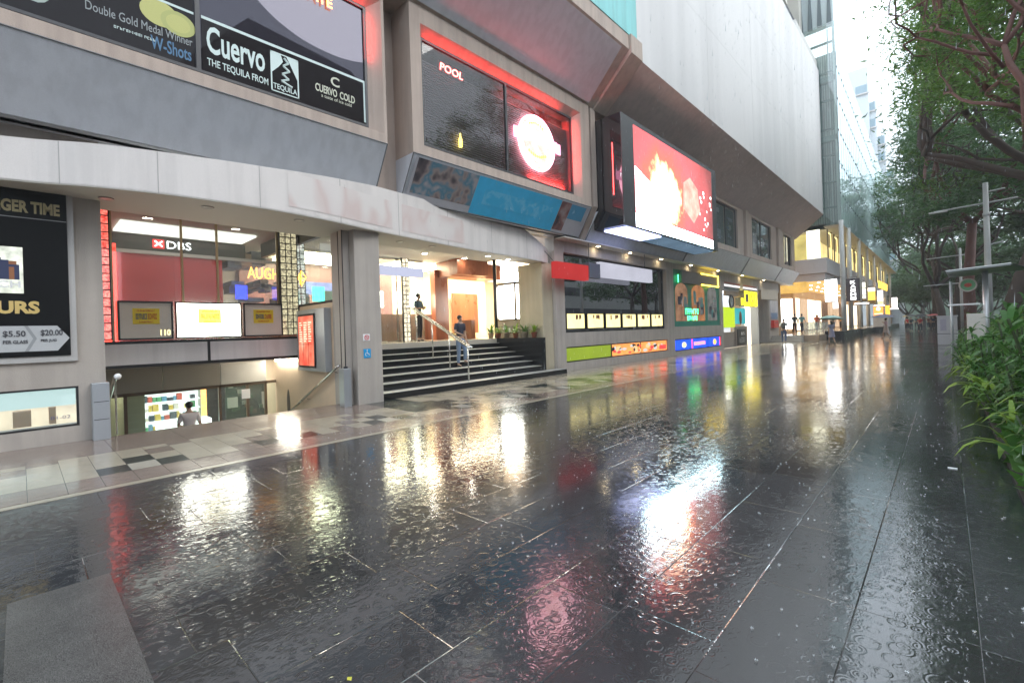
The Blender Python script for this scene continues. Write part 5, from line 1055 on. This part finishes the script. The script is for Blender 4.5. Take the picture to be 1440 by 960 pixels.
tag(MB().box(-40, 60, 200, 215, -2, 11).build('far_hedge', surf('far_green', (.12, .17, .12), .9, var=.4, scale=.4)), 'dark hedge like mass at the far end of the street', 'hedge')

# ------------------------------------------------------------ planting bed
def blade_plant(name, seed, n_, ln, wd, mat, up=1.0, lab='x', cat='plant'):
    rnd = random.Random(seed); t = thing(name, (0, 0, 0), lab, cat, 'leafy plants in the planting bed'); mb = MB()
    stems = [(rnd.gauss(0, .14), rnd.gauss(0, .14), rnd.uniform(.25, 1.0)*up) for _ in range(n_//9)]
    for sx_, sy_, sz_ in stems: mb.tube([(sx_*.3, sy_*.3, 0), (sx_, sy_, sz_)], .012, 4, 1)
    for i in range(n_):
        sx_, sy_, sz_ = stems[i % len(stems)]
        a_ = rnd.random()*6.283; el = rnd.uniform(.25, 1.25); L = ln*rnd.uniform(.6, 1.15); W = wd*rnd.uniform(.7, 1.2)
        p = Vector((sx_, sy_, sz_*rnd.uniform(.55, 1.0))); d = Vector((math.cos(a_)*math.cos(el), math.sin(a_)*math.cos(el), math.sin(el))); side = Vector((-math.sin(a_), math.cos(a_), 0)); pv = None
        for k in range(5):
            wv = W*(.35, 1., .95, .6, .04)[k]
            c0 = p-side*wv/2; c1 = p+side*wv/2
            if pv: 
                mid0 = (pv[0]+pv[1])/2
                mb.face([pv[0], pv[1], c1, c0])
            pv = (c0, c1); p = p+d*L/4; d = (d+Vector((0, 0, -.38-.15*k))).normalized()
    mb.build('foliage', [mat, flat('stem_green', (.05, .07, .03), .6)], t, False); return t
lf1 = leaf_mat('blade_dark', (.035, .11, .022), (.10, .24, .04), .4); lf2 = leaf_mat('blade_bright', (.10, .20, .02), (.26, .38, .03), .3); lf3 = leaf_mat('blade_mid', (.05, .13, .022), (.14, .26, .04), .35)
pa = blade_plant('shrub', 1, 170, .42, .055, lf1, 1.25, 'x'); pb = blade_plant('strap_plant', 2, 60, .62, .075, lf2, .55, 'x'); pc = blade_plant('shrub', 3, 150, .36, .06, lf3, 1.1, 'x')
rnd = random.Random(99); first = {id(pa): 1, id(pb): 1, id(pc): 1}
where = []
y = 6.1
while y < 24.6:
    for x in (.62, 1.05, 1.6, 2.3):
        where.append((x+rnd.uniform(-.12, .12)+(.12 if y < 8 else 0), y+rnd.uniform(-.2, .2)))
    y += .62+.035*(y-5)
depth_words = 'nearest second third fourth fifth sixth seventh eighth ninth tenth eleventh twelfth thirteenth fourteenth fifteenth sixteenth seventeenth eighteenth nineteenth twentieth twenty-first twenty-second twenty-third twenty-fourth'.split()
for i, (x, y) in enumerate(where):
    kind = 'b' if ((i % 4 == 0 and (i//4) % 4 == 1) or (i % 4 == 1 and (i//4) % 4 == 2)) else 'c' if rnd.random() < .4 else 'a'
    if y > 15 and i % 4 == 1: kind = 'c'
    src = {'a': pa, 'b': pb, 'c': pc}[kind]
    o = src if first.pop(id(src), None) else copy_tree(src)
    row = i//4
    wd_ = depth_words[min(row, 23)]; colw = ('edge', 'second', 'third', 'back')[i % 4]
    o['label'] = ('dark narrow leaved shrub' if kind == 'a' else 'bright yellow green strap leaved plant' if kind == 'b' else 'mid green leafy shrub')+', %s from the camera in %s row' % (wd_, 'the '+colw)
    s_ = (.78+rnd.random()*.3)*(1.0 if kind != 'b' else 1.15)*(1.62 if i % 4 >= 2 else .92 if i % 4 == 0 else 1.2)
    o.location = (x, y, .05); o.rotation_euler = (0, 0, rnd.random()*6.28); o.scale = (s_, s_, s_)
# ground cover under the shrubs
def carpet():
    rg_ = np.random.default_rng(4); N = 16000; c = np.stack([rg_.uniform(.45, 3.4, N), rg_.uniform(4.2, 40, N), rg_.uniform(.05, .42, N)], 1)
    a1 = rg_.normal(0, 1, (N, 3)); a1 /= np.linalg.norm(a1, axis=1)[:, None]; a2 = np.cross(a1, rg_.normal(0, 1, (N, 3))); a2 /= np.linalg.norm(a2, axis=1)[:, None]; L = .10+.08*rg_.random((N, 1))
    v = np.stack([c-a1*L, c+a2*L*.35, c+a1*L, c-a2*L*.35], 1).reshape(-1, 3); me = bpy.data.meshes.new('ground_cover'); me.from_pydata(v.tolist(), [], np.arange(N*4).reshape(-1, 4).tolist()); me.materials.append(lf1)
    o = bpy.data.objects.new('ground_cover', me); C.objects.link(o); tag(o, 'low leafy ground cover filling the planting bed', 'ground cover', kind='stuff')
carpet()
# bushes behind, bright green
for i, (x, y, s_) in enumerate(((1.0, 27, 1.5), (1.2, 33, 1.5), (2.6, 24, 1.9), (3.4, 20, 2.0), (1.6, 44, 1.6))):
    o = copy_tree(pc); o.location = (x, y, .05); o.scale = (s_, s_, s_); o['label'] = ('round light green bush behind the grey cabinet', 'light green bush past the grey cabinet', 'tall bush behind the flat signboard canopy', 'tall bush at the right edge beside the signboard post', 'far light green bush under the reddish trunk')[i]

# ------------------------------------------------------------ street furniture on the right
cb = thing('utility_cabinet', (0, 34, 0), 'pale grey two part utility cabinet standing at the edge of the walkway', 'cabinet')
MB().box(-.34, .45, 33.9, 34.5, 0, .60).box(-.34, .45, 33.9, 34.5, .62, 1.52).build('body', surf('cabinet_grey', (.46, .44, .46), .5, var=.08), cb, bevel=.02); MB().box(-.33, .44, 33.91, 34.49, .59, .63).build('gap', darkm, cb); MB().box(-.38, .49, 33.86, 34.54, 1.52, 1.58).build('lid', surf('cabinet_grey', (.46, .44, .46), .5), cb, bevel=.015)
MB().box(-.22, .02, 33.89, 33.9, .78, 1.40).build('door', surf('cabinet_lilac', (.36, .33, .40), .5), cb)
c2 = thing('switch_box', (.55, 15, .5), 'small beige switch box among the shrubs under the signboard post', 'cabinet'); MB().box(.36, .66, 15, 15.25, .95, 1.56).build('body', surf('switch_beige', (.50, .46, .42), .5, var=.06), c2, bevel=.01); MB().box(.355, .665, 14.99, 15.26, .86, .948).build('base', flat('switch_base', (.20, .14, .14), .5), c2); MB().box(.45, .57, 15.05, 15.15, .05, .86).build('leg', darkm, c2)
sp = thing('canopy_signpost', (.72, 16, 0), 'steel signpost with a thin flat canopy and a round green and red emblem', 'signpost')
MB().tube([(.72, 16, 0), (.72, 16, 2.6)], .056, 12).build('post', surf('post_silver', (.45, .46, .47), .35, metal=.5), sp, True)
MB().tube([(.12, 17.2, 0), (.12, 17.2, 2.45)], .03, 8).build('rear_post', surf('post_silver', (.45, .46, .47), .35, metal=.5), sp, True)
MB().face([(.03, 15.2, 2.56), (1.1, 15.2, 2.62), (1.55, 17.0, 2.60), (.1, 17.4, 2.57)]).face([(.03, 15.2, 2.60), (1.1, 15.2, 2.66), (1.55, 17.0, 2.64), (.1, 17.4, 2.61)]).face([(.03, 15.2, 2.56), (1.1, 15.2, 2.62), (1.1, 15.2, 2.66), (.03, 15.2, 2.60)]).face([(.03, 15.2, 2.56), (.1, 17.4, 2.57), (.1, 17.4, 2.61), (.03, 15.2, 2.60)]).build('canopy', surf('canopy_grey', (.30, .31, .34), .3, bump=0), sp)
MB().box(.02, .04, 15.18, 15.2, 2.6, 2.61).tube([(.03, 15.19, 2.60), (1.1, 15.19, 2.66)], .015, 5).build('edge_strip', flat('edge_white', (.7, .7, .7), .3), sp); MB().face([(.15, 15.5, 2.555), (1.0, 15.6, 2.60), (1.05, 15.8, 2.60), (.18, 15.75, 2.555)]).build('underside_strip', flat('under_white', (.75, .75, .78), .4), sp)
MB().box(.05, .62, 15.98, 16.1, 1.78, 1.82).build('shelf', flat('edge_white', (.7, .7, .7), .3), sp)
em = MB().disc((.42, 15.96, 2.27), .14, 20, 0, 'y').disc((.42, 15.97, 2.27), .14, 20, 0, 'y').build('round_emblem', flat('emblem_green', (.10, .28, .12), .4), sp); MB().tube([(.42+.15*math.cos(a*math.pi/10), 15.955, 2.27+.15*math.sin(a*math.pi/10)) for a in range(21)], .018, 5, 0, False).build('ring', flat('emblem_pale', (.45, .42, .38), .5), em); MB().blob((.42, 15.95, 2.27), .07, .01, .05).build('red_centre', flat('emblem_red', (.45, .08, .05), .5), em)
lp = thing('lamp_post', (1.55, 32, 0), 'grey lamp post with long thin horizontal arms in front of the trees', 'lamp post')
MB().tube([(1.55, 32, 0), (1.55, 32, 7.9)], [.15, .10], 12).tube([(1.55, 32, 6.3), (1.55, 32, 6.45)], .14, 12).build('pole', surf('pole_grey', (.45, .46, .46), .4, metal=.3), lp, True)
for aa in (((-.3, 32, 6.85), (2.6, 32, 6.98)), ((1.55, 32, 7.45), (2.2, 32, 7.5)), ((1.55, 32, 4.9), (2.1, 32, 5.0))): MB().tube(aa, .04, 8).build('arm', surf('pole_grey', (.45, .46, .46), .4, metal=.3), lp, True)
MB().box(-.5, .2, 31.93, 32.07, 6.78, 6.86).build('lamp_head', surf('lamp_head', (.55, .56, .56), .4), lp, bevel=.02)
lp2 = thing('lamp_post', (.9, 48, 0), 'thinner far lamp post with short arms left of the first one', 'lamp post')
MB().tube([(.9, 48, 0), (.9, 48, 6.6)], [.10, .07], 10).build('pole', surf('pole_grey', (.45, .46, .46), .4, metal=.3), lp2, True); MB().tube([(-1.0, 48, 6.0), (1.6, 48, 6.1)], .04, 8).build('arm', surf('pole_grey', (.45, .46, .46), .4, metal=.3), lp2, True); MB().tube([(-1.2, 48, 3.95), (.95, 48, 4.0)], .04, 8).build('arm', surf('pole_grey', (.45, .46, .46), .4, metal=.3), lp2, True)
tag(MB().box(-1.02, -.95, 6.28, 6.31, 0, .008).build('paper_scrap', white_p), 'small white scrap of paper on the wet pavement near the plants', 'litter')
bpy.data.objects['paper_scrap'].location = (1.0, 0, 0)
tag(MB().face([(0, 0, .012), (.02, .012, .016), (.035, 0, .013), (.02, -.012, .015)]).build('fallen_leaf', flat('leaf_yellow', (.45, .42, .05), .5)), 'tiny yellow leaf lying on the dark pavement at the bottom', 'leaf')
bpy.data.objects['fallen_leaf'].location = (-1.95, .95, 0)

# ------------------------------------------------------------ people
def skin_mesh(name, chains, mat, parent, sub=2):
    """chains: list of lists of ((x,y,z), r); vertices that repeat are shared"""
    vs, rs, es, idx = [], [], [], {}
    for ch in chains:
        prev = None
        for p, r_ in ch:
            key = tuple(round(c, 4) for c in p)
            if key not in idx: idx[key] = len(vs); vs.append(p); rs.append(r_)
            k = idx[key]
            if prev is not None and prev != k: es.append((prev, k))
            prev = k
    me = bpy.data.meshes.new(name); me.from_pydata(vs, es, []); me.update()
    o = bpy.data.objects.new(name, me); C.objects.link(o); o.parent = parent
    m = o.modifiers.new('skin', 'SKIN'); m.use_smooth_shade = True
    if not me.skin_vertices: 
        bpy.context.view_layer.objects.active = o; me.attributes.new
    sv = me.skin_vertices[0].data if me.skin_vertices else None
    if sv is None:
        bpy.context.view_layer.objects.active = o; bpy.ops.mesh.customdata_skin_add(); sv = me.skin_vertices[0].data
    for k, r_ in enumerate(rs): sv[k].radius = (r_, r_) if not isinstance(r_, tuple) else r_
    sv[0].use_root = True
    s_ = o.modifiers.new('sub', 'SUBSURF'); s_.levels = sub; s_.render_levels = sub
    me.materials.append(mat); return o
def person(loc, rz, h, label, shirt, legs, skin=(.42, .26, .18), hair=(.015, .012, .01), pose=None, short=False, dress=False, long_hair=False, hat=None, bag=None, group=None, detail=True):
    k = h/1.72; t = thing('person', loc, label, 'person', group); OFF[t.name] = Vector()
    J = dict(pel=(0, 0, .95), wai=(0, 0, 1.08), che=(0, 0, 1.28), nb=(0, 0, 1.43), nk=(0, .005, 1.50), chin=(0, .035, 1.545), hd=(0, .015, 1.61), top=(0, .01, 1.665))
    for s_, n_ in ((-1, 'l'), (1, 'r')):
        J.update({n_+'sh': (s_*.165, 0, 1.40), n_+'el': (s_*.22, -.03, 1.13), n_+'wr': (s_*.23, .05, .88), n_+'hip': (s_*.085, 0, .90), n_+'kn': (s_*.095, .02, .50), n_+'an': (s_*.10, -.02, .09), n_+'to': (s_*.115, .15, .035)})
    J.update(pose or {}); J = {a: tuple(c*k for c in b) for a, b in J.items()}; V = {a: Vector(b) for a, b in J.items()}
    mixv = lambda a, b, f: tuple(V[a].lerp(V[b], f))
    skm = flat('skin_%d' % int(skin[0]*100), skin, .5)
    ch = [[(J['pel'], .10*k), (J['wai'], .085*k), (J['che'], (.125*k, .09*k)), (J['nb'], .06*k), (J['nk'], .045*k), (J['chin'], .062*k), (J['hd'], (.072*k, .088*k)), (J['top'], .055*k)]]
    nose = V['hd']+Vector((0, .088*k, -.015*k)); ch.append([(J['hd'], (.072*k, .088*k)), (tuple(nose), .014*k)])
    for n_ in 'lr':
        sgn = -1 if n_ == 'l' else 1
        ch.append([(J['nb'], .06*k), (J[n_+'sh'], .052*k), (mixv(n_+'sh', n_+'el', .5), .046*k), (J[n_+'el'], .036*k), (mixv(n_+'el', n_+'wr', .35), .036*k), (J[n_+'wr'], .024*k)])
        d = (V[n_+'wr']-V[n_+'el']).normalized(); side = d.cross(Vector((sgn, 0, 0))); side = side.normalized() if side.length > .1 else Vector((0, 1, 0))
        palm = V[n_+'wr']+d*.055*k; ch.append([(J[n_+'wr'], .024*k), (tuple(palm), (.032*k, .018*k))])
        for f_ in range(4):
            o_ = side*(.026-.0175*f_)*k; ln = (.075, .085, .078, .06)[f_]*k; b0 = palm+o_+d*.02*k; b1 = b0+d*ln*.5; b2 = b1+(d+Vector((-sgn*.35, 0, 0))).normalized()*ln*.5
            ch.append([(tuple(palm), (.032*k, .018*k)), (tuple(b0), .009*k), (tuple(b1), .008*k), (tuple(b2), .007*k)])
        th = palm-d*.02*k+side*.04*k; ch.append([(tuple(palm), (.032*k, .018*k)), (tuple(th), .010*k), (tuple(th+d*.035*k+side*.01*k), .008*k)])
        ch.append([(J['pel'], .10*k), (J[n_+'hip'], .085*k), (mixv(n_+'hip', n_+'kn', .5), .072*k), (J[n_+'kn'], .052*k), (mixv(n_+'kn', n_+'an', .35), .050*k), (J[n_+'an'], .034*k), (J[n_+'to'], (.035*k, .022*k))])
    body = skin_mesh('body', ch, skm, t, 2)
    sm = surf('cloth_%s' % '_'.join(str(int(c*100)) for c in shirt), shirt, .8, var=.15, scale=6, bump=.1); lm_ = surf('cloth_%s' % '_'.join(str(int(c*100)) for c in legs), legs, .8, var=.15, scale=6, bump=.1)
    c_ = [[(mixv('pel', 'wai', .1), (.135*k, .10*k)), (J['wai'], (.125*k, .095*k)), (J['che'], (.16*k, .115*k)), (mixv('che', 'nb', .75), (.12*k, .08*k)), (mixv('nb', 'nk', .1), .06*k)]]
    for n_ in 'lr': c_.append([(mixv('che', 'nb', .75), (.12*k, .08*k)), (mixv('nb', n_+'sh', .95), .066*k), (mixv(n_+'sh', n_+'el', .45), .060*k), (mixv(n_+'sh', n_+'el', .8), .054*k)])
    skin_mesh('shirt', c_, sm, t, 2)
    if dress:
        mb = MB(); z0 = .52*k; base = V['pel']; mb.lathe((base.x, base.y, z0), [(.21*k, 0), (.185*k, .2*k), (.145*k, base.z-z0+.05*k), (.13*k, base.z-z0+.14*k)], 14); mb.build('skirt', lm_, t, True)
    else:
        c_ = [[(mixv('pel', 'wai', .6), (.125*k, .09*k)), (J['pel'], (.13*k, .10*k))]]
        for n_ in 'lr':
            q_ = [(J['pel'], (.13*k, .10*k)), (J[n_+'hip'], .10*k), (mixv(n_+'hip', n_+'kn', .5), .088*k)]
            q_ += [(mixv(n_+'hip', n_+'kn', .85), .078*k)] if short else [(J[n_+'kn'], .068*k), (mixv(n_+'kn', n_+'an', .45), .062*k), (mixv(n_+'kn', n_+'an', .93), .052*k)]
            c_.append(q_)
        skin_mesh('shorts' if short else 'trousers', c_, lm_, t, 2)
    for n_ in 'lr':
        a_, b__ = V[n_+'an'], V[n_+'to']; skin_mesh('shoe', [[(tuple(a_+(a_-b__)*.25-Vector((0, 0, .045*k))), (.036*k, .035*k)), (tuple(a_.lerp(b__, .5)-Vector((0, 0, .02*k))), (.042*k, .036*k)), (tuple(b__), (.038*k, .028*k))]], flat('shoe_dark', (.03, .03, .035), .5), t, 1)
    hm = surf('hair_%d' % int(hair[0]*100), hair, .5, var=.2, scale=30)
    hp = V['hd']+Vector((0, -.018*k, .028*k)); hc = MB().blob(tuple(hp), .083*k, .095*k, .085*k, 0, 14, 8)
    if long_hair: hc.blob(tuple(hp+Vector((0, -.05*k, -.11*k))), .075*k, .05*k, .14*k, 0, 12, 6)
    hc.build('hair', hm, t, True)
    f_ = MB()
    for s_ in (-1, 1): f_.blob(tuple(V['hd']+Vector((s_*.030*k, .076*k, .005*k))), .010*k, .006*k, .006*k, 0, 6, 4)
    f_.build('eyes', black, t); MB().blob(tuple(V['hd']+Vector((0, .078*k, -.045*k))), .022*k, .006*k, .006*k, 0, 8, 4).build('mouth', flat('lips', (.30, .10, .09), .5), t)
    t.rotation_euler = (0, 0, rz); return t, V
def held(name, mb_list, loc, rz, label, cat):
    t = thing(name, loc, label, cat); OFF[t.name] = Vector(); t.rotation_euler = (0, 0, rz)
    for nm, mb, mt in mb_list: mb.build(nm, mt, t, True)
    return t
def umbrella(loc, rz, label, col, r=.52, tilt=0., group=None):
    t = thing('umbrella', loc, label, 'umbrella', group); OFF[t.name] = Vector(); mb = MB(); N = 8; rings_ = [(0, .22), (.35, .20), (.7, .12), (1.0, 0.0)]; base = []
    for fr_, z in rings_:
        for k in range(N*3):
            a_ = 2*math.pi*k/(N*3); sc_ = 1-(.07*fr_ if k % 3 else 0); mb.v.append((r*fr_*sc_*math.cos(a_), r*fr_*sc_*math.sin(a_), z+(.02*fr_ if k % 3 else 0)))
    for i in range(3):
        for k in range(N*3): a_ = i*N*3+k; b__ = i*N*3+(k+1) % (N*3); mb.f.append((a_, b__, b__+N*3, a_+N*3)); mb.m.append(0)
    mb.build('canopy', surf('umbrella_%s' % '_'.join(str(int(c*100)) for c in col), col, .5, var=.06, bump=0), t, True)
    rb_ = MB()
    for k in range(N): a_ = 2*math.pi*k/N; rb_.tube([(0, 0, .19), (r*.97*math.cos(a_), r*.97*math.sin(a_), -.003)], .004, 4)
    rb_.build('ribs', darkm, t); MB().tube([(0, 0, .27), (0, 0, -.62)], .008, 6).build('shaft', steelm, t); MB().tube([(0, 0, -.60), (0, 0, -.70), (.03, 0, -.74), (.06, 0, -.71)], .014, 6).build('handle', black, t, True)
    t.rotation_euler = (tilt, 0, rz); return t
toward = lambda: 0
walk_a = dict(lkn=(-.095, .16, .52), lan=(-.10, .18, .09), lto=(-.11, .34, .04), rkn=(.095, .0, .50), ran=(.10, -.26, .16), rto=(.11, -.16, .03), lel=(-.22, -.12, 1.14), lwr=(-.22, -.10, .90), rel=(.22, .06, 1.14), rwr=(.21, .20, .93))
# man coming down the stairs, facing the pavement, one hand by the rail
person((-10.75, 9.15, .474), R(-90), 1.58, 'man in a dark top and blue jeans coming down the black stairs beside the handrail', (.03, .032, .05), (.16, .22, .32), pose=dict(lkn=(-.09, .14, .54), lan=(-.09, .10, .20), lto=(-.10, .26, .14), rel=(.24, .04, 1.16), rwr=(.16, .24, 1.08)))
person((-13.2, 9.4, 1.264), R(-70), 1.66, 'person in dark clothes standing on the landing near the lobby glass', (.05, .09, .12), (.02, .02, .025), pose=dict(lel=(-.22, .05, 1.15), lwr=(-.08, .22, 1.18), rel=(.24, .03, 1.15), rwr=(.10, .22, 1.18)))
# man with backpack
person((-8.14, 36.0, .003), R(10), 1.78, 'man in a white shirt and blue jeans with a backpack walking away', (.62, .62, .62), (.05, .08, .16), pose=walk_a)
bp_ = MB().blob((0, -.17, 1.27), .15, .09, .22, 0, 12, 8).blob((0, -.24, 1.18), .11, .05, .11, 0, 10, 6); held('backpack', [('pack', bp_, surf('pack_black', (.04, .04, .045), .6)), ('strap', MB().tube([(-.10, .13, 1.38), (-.10, .0, 1.49), (-.10, -.12, 1.42)], .018, 6).tube([(.10, .13, 1.38), (.10, .0, 1.49), (.10, -.12, 1.42)], .018, 6), flat('strap_tan', (.3, .22, .14), .6))], (-8.14, 36.0, .003), R(10), 'dark backpack with tan straps worn by the man in the white shirt', 'bag')
person((-9.35, 45.0, .483), R(20), 1.72, 'person dressed in black at the top of the stone steps', (.012, .012, .014), (.012, .012, .014), pose=walk_a)
person((-9.05, 46.2, .483), R(-10), 1.72, 'person in a teal shirt and dark trousers beside the one in black above the steps', (.14, .33, .34), (.02, .025, .05), pose=walk_a)
person((-9.9, 58.0, .483), R(190), 1.7, 'person in a pink top and shorts walking under the porch lamps', (.60, .28, .30), (.55, .25, .25), short=True, pose=walk_a)
person((-5.36, 35.7, .003), R(30), 1.52, 'woman in a grey patterned dress carrying a pale green umbrella', (.24, .24, .32), (.26, .25, .34), dress=True, long_hair=True, pose=dict(walk_a, rel=(.24, .10, 1.18), rwr=(.14, .20, 1.33)))
umbrella((-5.42, 35.95, 1.62), 0, 'pale green umbrella held by the woman in the grey dress', (.45, .68, .63), .72, R(-6))
person((-3.35, 45.5, .003), R(75), 1.58, 'woman in a pale pink top crossing in the rain under a grey umbrella', (.50, .33, .36), (.45, .36, .33), dress=True, pose=dict(walk_a, rel=(.24, .10, 1.18), rwr=(.14, .20, 1.33)))
umbrella((-3.5, 45.5, 1.66), 0, 'grey lilac umbrella over the woman crossing in pale pink', (.17, .17, .22), .80, R(4))
rnd = random.Random(3)
far = [(-3.55, 78, 'far person in red holding nothing beside the kiosk end of the walkway', (.5, .03, .03), None), (-2.9, 70, 'far person in dark clothes under a dark grey umbrella', (.04, .04, .05), (.10, .11, .14)), (-2.3, 76, 'far person in white under a white umbrella', (.5, .5, .5), (.6, .6, .62)), (-1.7, 84, 'far person in brown under a pale pink umbrella', (.15, .06, .05), (.55, .35, .38)), (-1.15, 80, 'far person in navy under a red pink umbrella', (.02, .03, .08), (.60, .12, .14)), (-3.2, 92, 'far person under a pale green umbrella deep in the walkway', (.1, .2, .2), (.35, .48, .44)), (-.75, 95, 'far person in grey walking along the trees', (.2, .18, .2), None), (-2.6, 88, 'far person in black under a navy umbrella', (.03, .03, .03), (.04, .06, .14)), (-2.0, 66, 'far person in red under a black umbrella, nearest of the far crowd', (.45, .04, .05), (.03, .03, .035)), (-3.9, 84, 'far person in white under a yellow umbrella beside the kiosk', (.6, .6, .58), (.6, .48, .12))]
for i, (x, y, lab, c1, uc) in enumerate(far):
    person((x, y, .003), R((0, 180, 20, 170, 0, 10, 180, 0, 190, 15)[i]), 1.62+.02*(i % 7), lab, c1, (.03, .03, .05), pose=dict(walk_a, rel=(.24, .10, 1.18), rwr=(.14, .20, 1.33)) if uc else walk_a, group='people far down the walkway')
    if uc: umbrella((x+.05, y, 1.68+.02*(i % 7)), 0, lab.split(' under a ')[1].split(',')[0].split(' beside')[0]+' over the '+lab.split(' under')[0] if i != 5 else 'pale green umbrella deepest in the far crowd', uc, .6, 0, 'umbrellas far down the walkway')
for i, (x, y, c1) in enumerate(((-9.4, 54.5, (.5, .12, .06)), (-8.9, 60.5, (.05, .05, .06)), (-8.6, 63.5, (.6, .3, .08)))):
    person((x, y, .483), R(180), 1.68, ('person in a red shirt between the first two grey columns under the porch', 'person in black between the second and third grey columns', 'person in an orange shirt between the third and fourth grey columns')[i], c1, (.02, .02, .03), pose=walk_a)

person((-13.3, 2.75, -1.6), R(90), 1.68, 'person in pale clothes inside the basement shop doorway, seen from the waist up', (.65, .60, .60), (.3, .3, .32), pose=dict(lel=(-.22, .05, 1.15), lwr=(-.10, .22, 1.10)))
# ---- potted plants on the granite block and ledge
def pot_plant(x, y, z, i, lab, s_=1.):
    t = thing('potted_plant', (x, y, z), lab, 'potted plant', 'potted plants on the black granite ledge'); OFF[t.name] = Vector()
    MB().lathe((0, 0, 0), [(.0, 0), (.075, 0), (.10, .16), (.11, .16), (.11, .19), (.09, .19), (.085, .15), (0, .15)], 14).build('pot', flat('terracotta_%d' % (i % 2), ((.28, .09, .05), (.34, .28, .2))[i % 2], .6), t, True)
    rn = random.Random(i+70); mb = MB()
    for q_ in range(20):
        a_ = rn.random()*6.283; el = rn.uniform(.4, 1.4); L = rn.uniform(.28, .48); p = Vector((0, 0, .15)); d = Vector((math.cos(a_)*math.cos(el), math.sin(a_)*math.cos(el), math.sin(el))); sd = Vector((-math.sin(a_), math.cos(a_), 0)); pv = None
        for k_ in range(5):
            wv = .06*(.4, 1, 1, .7, .05)[k_]; cc_ = (p-sd*wv/2, p+sd*wv/2)
            if pv: mb.face([pv[0], pv[1], cc_[1], cc_[0]])
            pv = cc_; p = p+d*L/4; d = (d+Vector((0, 0, -.28-.1*k_))).normalized()
    mb.build('leaves', lf2 if i % 2 == 0 else lf3, t); t.scale = (s_, s_, s_)
for i, (x, y) in enumerate(((-12.75, 10.75), (-12.7, 12.35), (-12.2, 12.25), (-11.75, 12.23), (-11.3, 12.23), (-10.85, 12.22), (-10.4, 12.2))):
    pot_plant(x, y, 1.264, i, ('spiky green plant in a terracotta pot, apart from the others near the wood portal', 'broad leaved plant in a pale pot at the foot of the black column', 'bright green plant in a terracotta pot right of the black column', 'dark green plant in a pale pot, third along the granite ledge', 'bright plant in a terracotta pot below the lit cabinet', 'dark green plant in a pale pot, second from the cream pillar', 'bright yellow green plant against the cream pillar')[i], 1.0+.1*(i % 2))

# ---- rain: splashes on the pavement and falling drops
def splash_field():
    rg_ = np.random.default_rng(12); vs = []; fs = []
    def add(x, y, r, hgt):
        n0 = len(vs); K = 7
        for k in range(K): a_ = 6.283*k/K; vs.append((x+r*.55*math.cos(a_), y+r*.55*math.sin(a_), .004))
        for k in range(K): a_ = 6.283*(k+.3)/K; hh = hgt*(.5+rg_.random()); vs.append((x+r*math.cos(a_), y+r*math.sin(a_), .006+hh))
        for k in range(K): fs.append((n0+k, n0+(k+1) % K, n0+K+k))
    for _ in range(3600):
        x = rg_.uniform(-8.6, .35); y = 2.2+30*rg_.random()**1.2
        if x < -7.4 and y < 13 and rg_.random() < .7: continue
        add(x, y, rg_.uniform(.004, .011), rg_.uniform(.003, .010))
    me = bpy.data.meshes.new('rain_splashes'); me.from_pydata(vs, [], fs)
    t = NT('splash_water'); p = t.n('BsdfPrincipled', i_Base_Color=(.75, .78, .8), i_Roughness=.15); p.inputs['Transmission Weight'].default_value = .45; me.materials.append(t.done(p))
    o = bpy.data.objects.new('rain_splashes', me); C.objects.link(o); tag(o, 'countless tiny splashes of raindrops on the wet pavement', 'splashes', kind='stuff')
splash_field()
def drops():
    rg_ = np.random.default_rng(2); vs = []; fs = []
    for _ in range(6000):
        y = 4+40*rg_.random(); x = rg_.uniform(-8.0, 1.0); z = rg_.uniform(.2, 14); L = .05+.05*rg_.random(); w_ = .0022
        n0 = len(vs); vs.extend([(x-w_, y, z), (x+w_, y, z), (x, y+w_*1.5, z), (x+.004, y, z+L)]); fs.extend([(n0, n0+1, n0+3), (n0+1, n0+2, n0+3), (n0+2, n0, n0+3)])
    me = bpy.data.meshes.new('falling_rain'); me.from_pydata(vs, [], fs); me.materials.append(flat('rain_water', (.42, .44, .46), .1))
    o = bpy.data.objects.new('falling_rain', me); C.objects.link(o); tag(o, 'fine falling raindrops over the walkway', 'rain', kind='stuff')
drops()
# ---- wet hazy air
hz = MB().box(-600, 600, -600, 600, -3.6, 66).build('haze', bpy.data.materials.new('haze_air'))
hm_ = bpy.data.materials['haze_air']; hm_.use_nodes = True; ht = hm_.node_tree; ht.nodes.clear(); ho = ht.nodes.new('ShaderNodeOutputMaterial'); hv = ht.nodes.new('ShaderNodeVolumePrincipled')
hv.inputs['Color'].default_value = (.86, .92, .95, 1); hv.inputs['Density'].default_value = .0014; ht.links.new(hv.outputs[0], ho.inputs['Volume'])
tag(hz, 'pale rainy haze filling the street', 'haze', kind='stuff')
